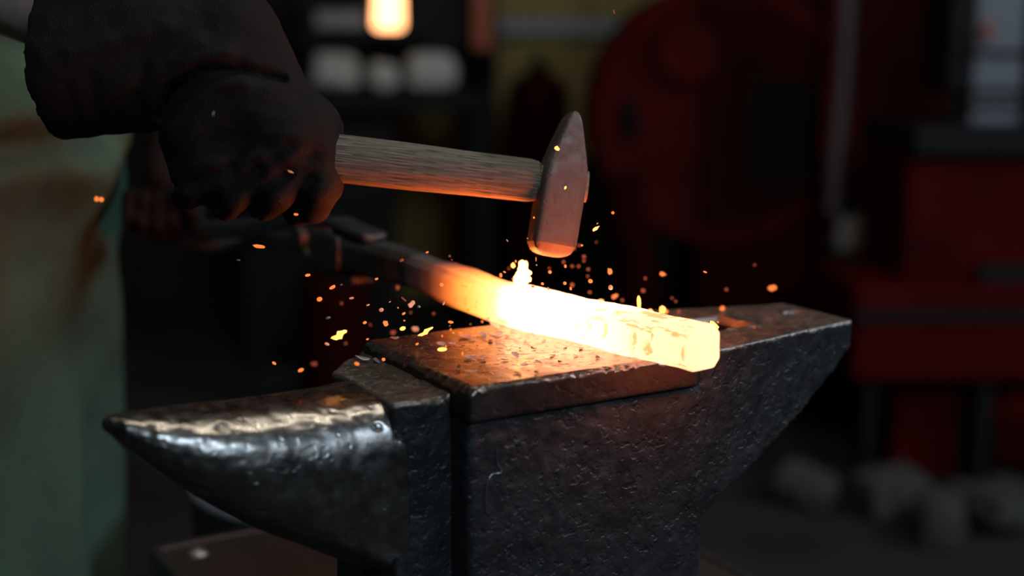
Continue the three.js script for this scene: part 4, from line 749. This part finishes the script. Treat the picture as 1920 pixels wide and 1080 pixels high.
{ // gas cylinders
  for (const [px, top, depth, r, label] of [[1010, 118, -4.5, 0.115, 'red gas cylinder standing left of the power hammer'], [690, 400, -4.35, 0.10, 'shorter dark red gas cylinder standing in front of the bench']]) {
    const p = mark(px, top, depth), H = p.y, t = thing('gas_cylinder', label, 'cylinder', V(p.x, 0, depth - r));
    if (px === 690) t.position.z = -3.5;
    const prof = [[0, 0.02], [r * 0.9, 0.0], [r, 0.02], [r, H - r * 1.25], [r * 0.94, H - r * 0.8], [r * 0.72, H - r * 0.45], [r * 0.35, H - r * 0.28], [r * 0.26, H - r * 0.2], [0, H - r * 0.2]].map(([a, b]) => new THREE.Vector2(a, b));
    part(t, 'shell', boxUV(new THREE.LatheGeometry(prof, 40)), M.redDeep);
    part(t, 'valve', boxUV(new THREE.CylinderGeometry(r * 0.16, r * 0.2, r * 0.5, 16).translate(0, H, 0)), M.dark);
    part(t, 'collar', boxUV(new THREE.TorusGeometry(r * 0.42, r * 0.05, 8, 24).rotateX(Math.PI / 2).translate(0, H - r * 0.08, 0)), M.dark);
  }
}
{ // power hammer
  const z = -3.5, t = thing('power_hammer', 'tall dark red power hammer with a large round flywheel guard', 'machine', V(mark(1450, 700, z).x, 0, z - 0.3));
  const floorTo = (x0, py0, x1, zf, deep, r) => { const a = mark(x0, py0, zf), b = mark(x1, py0, zf); return placed(t, box(a.x, 0.0, zf - deep, b.x, a.y, zf, r)); };
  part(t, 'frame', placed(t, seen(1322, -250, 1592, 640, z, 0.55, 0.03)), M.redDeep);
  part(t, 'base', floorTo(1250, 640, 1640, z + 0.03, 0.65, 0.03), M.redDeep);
  // flywheel guard: a disc with a rolled rim at the left
  const c = mark(1345, 215, z - 0.07), R = 245 / FOCAL * 3.57;
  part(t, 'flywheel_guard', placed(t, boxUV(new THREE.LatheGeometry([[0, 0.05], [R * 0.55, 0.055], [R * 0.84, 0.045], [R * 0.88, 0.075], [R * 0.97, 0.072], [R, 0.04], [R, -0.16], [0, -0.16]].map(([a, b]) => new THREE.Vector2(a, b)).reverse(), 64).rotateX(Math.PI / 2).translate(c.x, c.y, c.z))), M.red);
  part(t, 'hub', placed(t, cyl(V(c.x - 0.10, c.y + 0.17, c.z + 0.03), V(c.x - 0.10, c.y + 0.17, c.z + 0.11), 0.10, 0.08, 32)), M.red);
  part(t, 'spoke_opening', placed(t, seen(1165, 190, 1195, 260, z - 0.005, 0.02, 0.03)), M.black);
  part(t, 'lower_arm', placed(t, cyl(mark(1165, 330, z + 0.05), mark(1215, 640, z + 0.05), 0.06, 0.05)), M.redDeep);
  part(t, 'window_frame', placed(t, seen(1385, 130, 1542, 372, z + 0.03, 0.05, 0.01)), M.redDeep);
  part(t, 'window_recess', placed(t, seen(1405, 152, 1522, 350, z + 0.034, 0.03, 0.01)), M.black);
  const rail = [[1588, -80], [1586, 60], [1578, 180], [1566, 300], [1560, 400]].map(([x, y]) => mark(x, y, z + 0.16).sub(t.position));
  part(t, 'guide_rail', boxUV(new THREE.TubeGeometry(new THREE.CatmullRomCurve3(rail), 40, 0.022, 10)), M.railGrey, 'grey curved guide rail');
  const lip = [[1565, -80], [1562, 60], [1556, 180], [1546, 290]].map(([x, y]) => mark(x, y, z + 0.15).sub(t.position));
  part(t, 'lip', boxUV(new THREE.TubeGeometry(new THREE.CatmullRomCurve3(lip), 40, 0.018, 10)), M.red);
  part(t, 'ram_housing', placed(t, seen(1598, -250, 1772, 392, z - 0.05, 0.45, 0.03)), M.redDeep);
  part(t, 'anvil_block', placed(t, (() => { const a = mark(1556, 472, z + 0.2), b = mark(1700, 600, z + 0.2); return box(a.x, 0, z + 0.0, b.x, a.y, z + 0.2, 0.01); })()), M.dark);
  part(t, 'die', placed(t, dent(boxDense(0.165, 0.088, 0.12, 8), (x, y, q) => 0.006 * fbm(x * 25, y * 25, q * 25)).translate(mark(1620, 438, z + 0.12).x, mark(1620, 438, z + 0.12).y, z + 0.1)), M.grey, 'pale lower die');
}
{ // bench press on a red pedestal
  const z = -2.9, t = thing('pedestal_press', 'red pedestal press with a dark table and grey steel column', 'machine', V(mark(1850, 600, z).x, 0, z - 0.3));
  part(t, 'pedestal', placed(t, (() => { const a = mark(1702, 292, z), b = mark(2000, 292, z); return box(a.x, 0, z - 0.36, b.x, a.y, z, 0.02); })()), M.red);
  part(t, 'table', placed(t, seen(1716, 238, 2010, 292, z + 0.04, 0.42, 0.008)), M.dark);
  const ca = mark(1845, -200, z - 0.12), cb = mark(1912, 245, z - 0.12);
  part(t, 'column', placed(t, box(ca.x, cb.y, z - 0.20, cb.x, ca.y, z - 0.12, 0.012)), M.column);
  for (const py of [100, 172, 200]) { const p = mark(1878, py, z - 0.11); part(t, 'column_ring', placed(t, box(ca.x - 0.008, p.y - 0.008, z - 0.208, cb.x + 0.008, p.y + 0.008, z - 0.112, 0.004)), M.dark); }
  part(t, 'gear_case', placed(t, seen(1786, -60, 1842, 175, z - 0.14, 0.2, 0.02)), M.dark);
  const k = mark(1850, 58, z - 0.08); part(t, 'knob', placed(t, new THREE.SphereGeometry(0.016, 20, 14).scale(0.8, 1.5, 0.8).translate(k.x, k.y, k.z)), M.orange, 'orange knob');
  part(t, 'skirt', placed(t, (() => { const a = mark(1604, 540, z + 0.12), b = mark(2000, 720, z + 0.12); return box(a.x, b.y, z - 0.32, b.x, a.y, z + 0.12, 0.02); })()), M.red);
  part(t, 'band', placed(t, seen(1604, 582, 2000, 606, z + 0.126, 0.02, 0.004)), M.dark);
  part(t, 'drawer', placed(t, seen(1838, 500, 2000, 538, z + 0.04, 0.05, 0.006)), M.dark);
  for (const [px, w] of [[1622, 26], [1836, 30]]) { const a = mark(px, 715, z + 0.1), b = mark(px + w, 715, z + 0.1); part(t, 'foot', placed(t, box(a.x, 0, z - 0.0, b.x, a.y, z + 0.1, 0.006)), M.dark); }
  part(t, 'foot_box', placed(t, (() => { const a = mark(1866, 806, z + 0.1), b = mark(2000, 876, z + 0.1); return box(a.x, Math.max(b.y, 0.0), z - 0.2, b.x, a.y, z + 0.1, 0.01); })()), M.redDeep);
}
{ // quench tub behind the anvil stand
  const t = thing('quench_tub', 'open galvanised quench tub half hidden behind the anvil horn', 'tub', V(-0.190, 0, -1.345)), R = 0.16, H = 0.54, P = (l) => l.map(([a, b]) => new THREE.Vector2(a, b));
  part(t, 'wall', boxUV(new THREE.LatheGeometry(P([[0, 0], [R - 0.012, 0], [R - 0.004, 0.02], [R - 0.003, 0.30], [R, 0.306], [R - 0.003, 0.312], [R - 0.002, H - 0.008]]), 72)), M.tubOut);
  part(t, 'lining', boxUV(new THREE.LatheGeometry(P([[R - 0.002, H - 0.008], [R + 0.001, H - 0.004], [R, H], [R - 0.005, H - 0.002], [R - 0.006, H - 0.02], [R - 0.008, 0.03], [0, 0.03]]), 72)), M.tub, 'pale zinc lining and rim');
  part(t, 'water', boxUV(new THREE.CylinderGeometry(R - 0.0085, R - 0.0085, 0.36, 48).translate(0, 0.212, 0)), std({ color: col(0.01, 0.012, 0.014), roughness: 0.08 }));
}
// pale lumps on the floor at the right
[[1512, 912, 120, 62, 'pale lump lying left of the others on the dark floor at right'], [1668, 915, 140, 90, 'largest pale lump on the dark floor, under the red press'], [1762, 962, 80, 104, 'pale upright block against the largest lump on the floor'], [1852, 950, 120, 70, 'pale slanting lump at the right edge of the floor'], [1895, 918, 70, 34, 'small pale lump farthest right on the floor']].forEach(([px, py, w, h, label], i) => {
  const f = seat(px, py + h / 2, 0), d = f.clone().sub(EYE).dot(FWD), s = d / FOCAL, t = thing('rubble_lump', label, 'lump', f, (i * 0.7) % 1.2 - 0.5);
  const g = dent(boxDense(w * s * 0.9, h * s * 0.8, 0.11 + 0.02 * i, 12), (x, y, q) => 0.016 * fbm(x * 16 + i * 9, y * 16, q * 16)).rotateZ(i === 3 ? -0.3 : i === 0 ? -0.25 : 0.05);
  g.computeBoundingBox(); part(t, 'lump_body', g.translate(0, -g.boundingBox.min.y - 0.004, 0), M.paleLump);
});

renderer.render(scene, camera);
